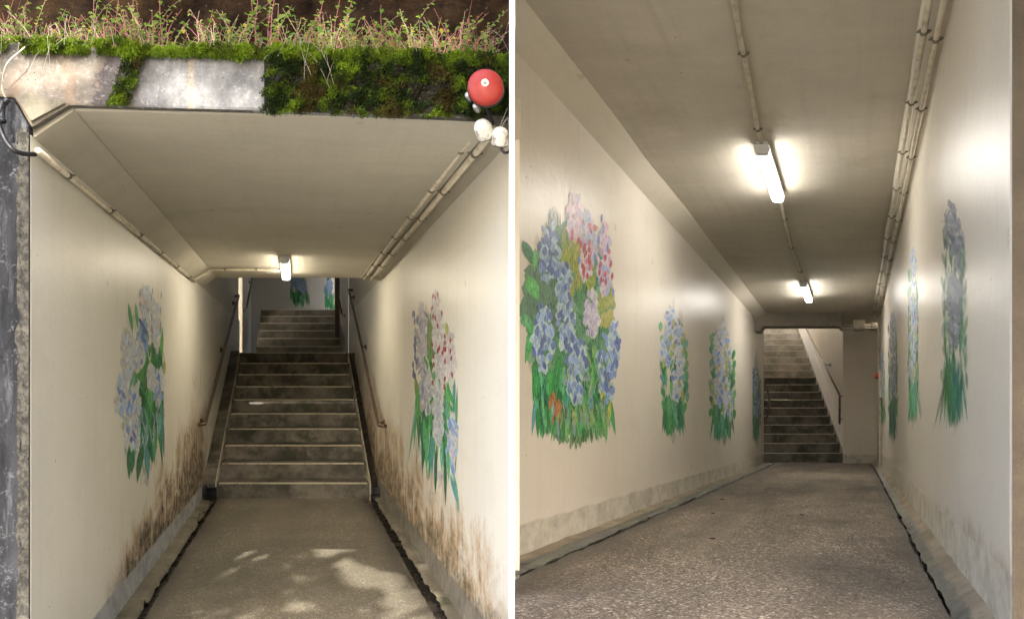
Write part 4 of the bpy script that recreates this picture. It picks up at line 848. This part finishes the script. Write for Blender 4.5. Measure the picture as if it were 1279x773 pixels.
narrow(FR, .45, -1, rwr, 17, 1099.5, 1105, 438, 532, 'small pale blue mural at the far end of the long wall', ([(.5, .2, .4, .18, 1), (.5, .5, .35, .14, 1)], P1), 1., False, .5)

# =================================================================== loose leaves
def litter(F, u, d, v, s_, label, col, seed):
    r_ = random.Random(seed); mb = MB(F); n = 9; vs = []
    a0_ = r_.uniform(0, 6.28)
    for k in range(n):
        t = 2*math.pi*k/n; rr = s_*(1 if k % 2 else .72)*r_.uniform(.8, 1.2); x, y = rr*math.cos(t)*1.5, rr*math.sin(t)*.7
        vs.append((u+x*math.cos(a0_)-y*math.sin(a0_), d+x*math.sin(a0_)+y*math.cos(a0_), v+.004+s_*.35*abs(math.sin(t))))
    vs.append((u, d, v+.002)); vs.append((u, d, v+.005))
    mb.add(vs, [(k, (k+1) % n, n) for k in range(n)]+[((k+1) % n, k, n+1) for k in range(n)]); mb.col = [(*col, 1)]*len(vs)
    return mb.build('dead_leaf', M['leaf'], recalc=False, label=label, category='leaf')
def RF(px, py, v=-.66): d = 900*v/(535-py); return ((px-1067)*d/900, d, v)
for i, (px, py, s_, col, lab) in enumerate(((890, 643, .022, (.03, .02, .015), 'dark leaf alone in the middle of the far right floor'), (1002, 645, .022, (.03, .02, .012), 'dark leaf on the right floor nearer the conduit wall'), (890, 675, .018, (.05, .03, .02), 'small dark leaf near the middle of the right floor'),
        (757, 764, .012, (.5, .45, .36), 'pale scrap at the front of the right floor'), (1128, 718, .011, (.015, .015, .012), 'black seed pod near the right gutter'), (902, 625, .02, (.06, .035, .02), 'thin brown leaf beyond the darker ones'), (822, 684, .009, (.03, .02, .015), 'tiny dark crumb left of the leaves'))):
    u, d, v = RF(px, py); litter(FR, u, d, -.652, s_, lab, col, i)
for i in range(16):
    d = random.uniform(2.6, 9); litter(FR, .345+random.gauss(0, .02), d, -.70+random.uniform(0, .03), random.uniform(.008, .018), 'dead leaf caught in the wet gutter of the right passage', random.choice([(.10, .05, .025), (.05, .035, .02), (.20, .16, .11)]), 50+i)['group'] = 'dead leaves in the right gutter'
for i in range(16):
    litter(FL, random.choice([random.gauss(.80, .06), random.gauss(-.95, .03)]), random.uniform(7.3, 8.4), -1.492, random.uniform(.012, .024), 'dead leaf gathered at the foot of the left stairs', random.choice([(.12, .05, .03), (.06, .035, .02), (.22, .13, .06)]), 90+i)['group'] = 'dead leaves at the foot of the left stairs'

# =================================================================== tree over the forecourt (behind the viewer), shading the portal
root = thing('tree', (-2.6, -3.6, .05), 'leafy tree behind the viewer whose crown dapples the portal', 'tree')
mb = MB(FW); mb.tube([(-2.6, -3.6, -.1), (-2.55, -3.4, 2.), (-2.2, -3., 4.), (-1.7, -2.4, 5.6), (-1.2, -1.9, 6.8)], .17, 12, world=True, taper=.35)
mb.tube([(-2.4, -3.2, 3.), (-3.2, -2.5, 5.), (-3.6, -1.9, 6.4)], .08, 8, world=True, taper=.3); mb.tube([(-2.2, -3., 4.), (-.8, -3.2, 5.4), (.6, -2.8, 6.4)], .08, 8, world=True, taper=.3)
g = G('bark'); mb.build('trunk', g.fin(g.mix(g.noise(g.pos(), 12, 5), (.08, .06, .045), (.16, .12, .09)), .9), root, smooth=True)
targets = []
def FLf(px, py): d = 900*1.5/(py-463); return FL((px-370)*d/900, d, -1.5)
for px, py, r_ in ((303, 691, .075), (316, 695, .07), (399, 684, .06), (408, 690, .07), (430, 703, .05), (450, 715, .10), (468, 722, .11), (487, 728, .10), (446, 726, .05), (508, 748, .13), (524, 757, .15), (515, 768, .14), (535, 770, .12), (372, 757, .05), (285, 711, .03)): targets.append((FLf(px, py), r_))
for px, py, r_ in ((62, 84, .03), (92, 108, .035), (105, 95, .02), (35, 100, .03), (300, 122, .025), (20, 90, .03)): targets.append((LP(px, py, 2.98), r_))
for k in range(9): px = random.uniform(-5, 625); targets.append((FL(U(px, 3.05), 3.1, shelf(px)+random.uniform(0, .2)), random.uniform(.03, .06)))
T = np.array([tuple(t[0]) for t in targets]); TR = np.array([t[1] for t in targets]); Sv = np.array(tuple(SUN))
rng = np.random.default_rng(5)
N = 26000
C = np.column_stack([rng.uniform(-2.9, 2.3, N), rng.uniform(-4.8, .7, N), rng.uniform(4.6, 7.6, N)])
keep = np.ones(N, bool)
ell = ((C[:, 0]+.4)/2.2)**2+((C[:, 1]+2.0)/2.3)**2+((C[:, 2]-6.0)/1.5)**2; keep &= ell < 1+.25*rng.random(N)
for t, r_ in zip(T, TR):
    dv = C-t; al_ = dv @ Sv; ds = np.linalg.norm(dv-al_[:, None]*Sv, axis=1); keep &= ds > r_+.045
C = C[keep]; n = len(C); L = rng.uniform(.05, .10, n)
a1 = rng.normal(size=(n, 3)); a1[:, 2] *= .4; a1 /= np.linalg.norm(a1, axis=1)[:, None]; up = rng.normal(size=(n, 3))*.5+np.array([0, 0, 1]); b1 = np.cross(a1, up); b1 /= np.linalg.norm(b1, axis=1)[:, None]
V4 = np.stack([C-a1*L[:, None], C-b1*L[:, None]*.5, C+a1*L[:, None], C+b1*L[:, None]*.5], 1).reshape(-1, 3)
me = bpy.data.meshes.new('crown'); org = np.array(tuple(root.location)); V4 = V4-org
me.from_pydata(V4.tolist(), [], np.arange(4*n).reshape(n, 4).tolist())
ca = me.color_attributes.new('col', 'FLOAT_COLOR', 'POINT'); cc = np.repeat(rng.uniform(.7, 1.3, n)[:, None]*np.array([[.06, .11, .03]]), 4, 0); ca.data.foreach_set('color', np.column_stack([cc, np.ones(4*n)]).astype(np.float32).ravel())
me.materials.append(M['leaf']); o = bpy.data.objects.new('crown', me); COL.objects.link(o); o.parent = root
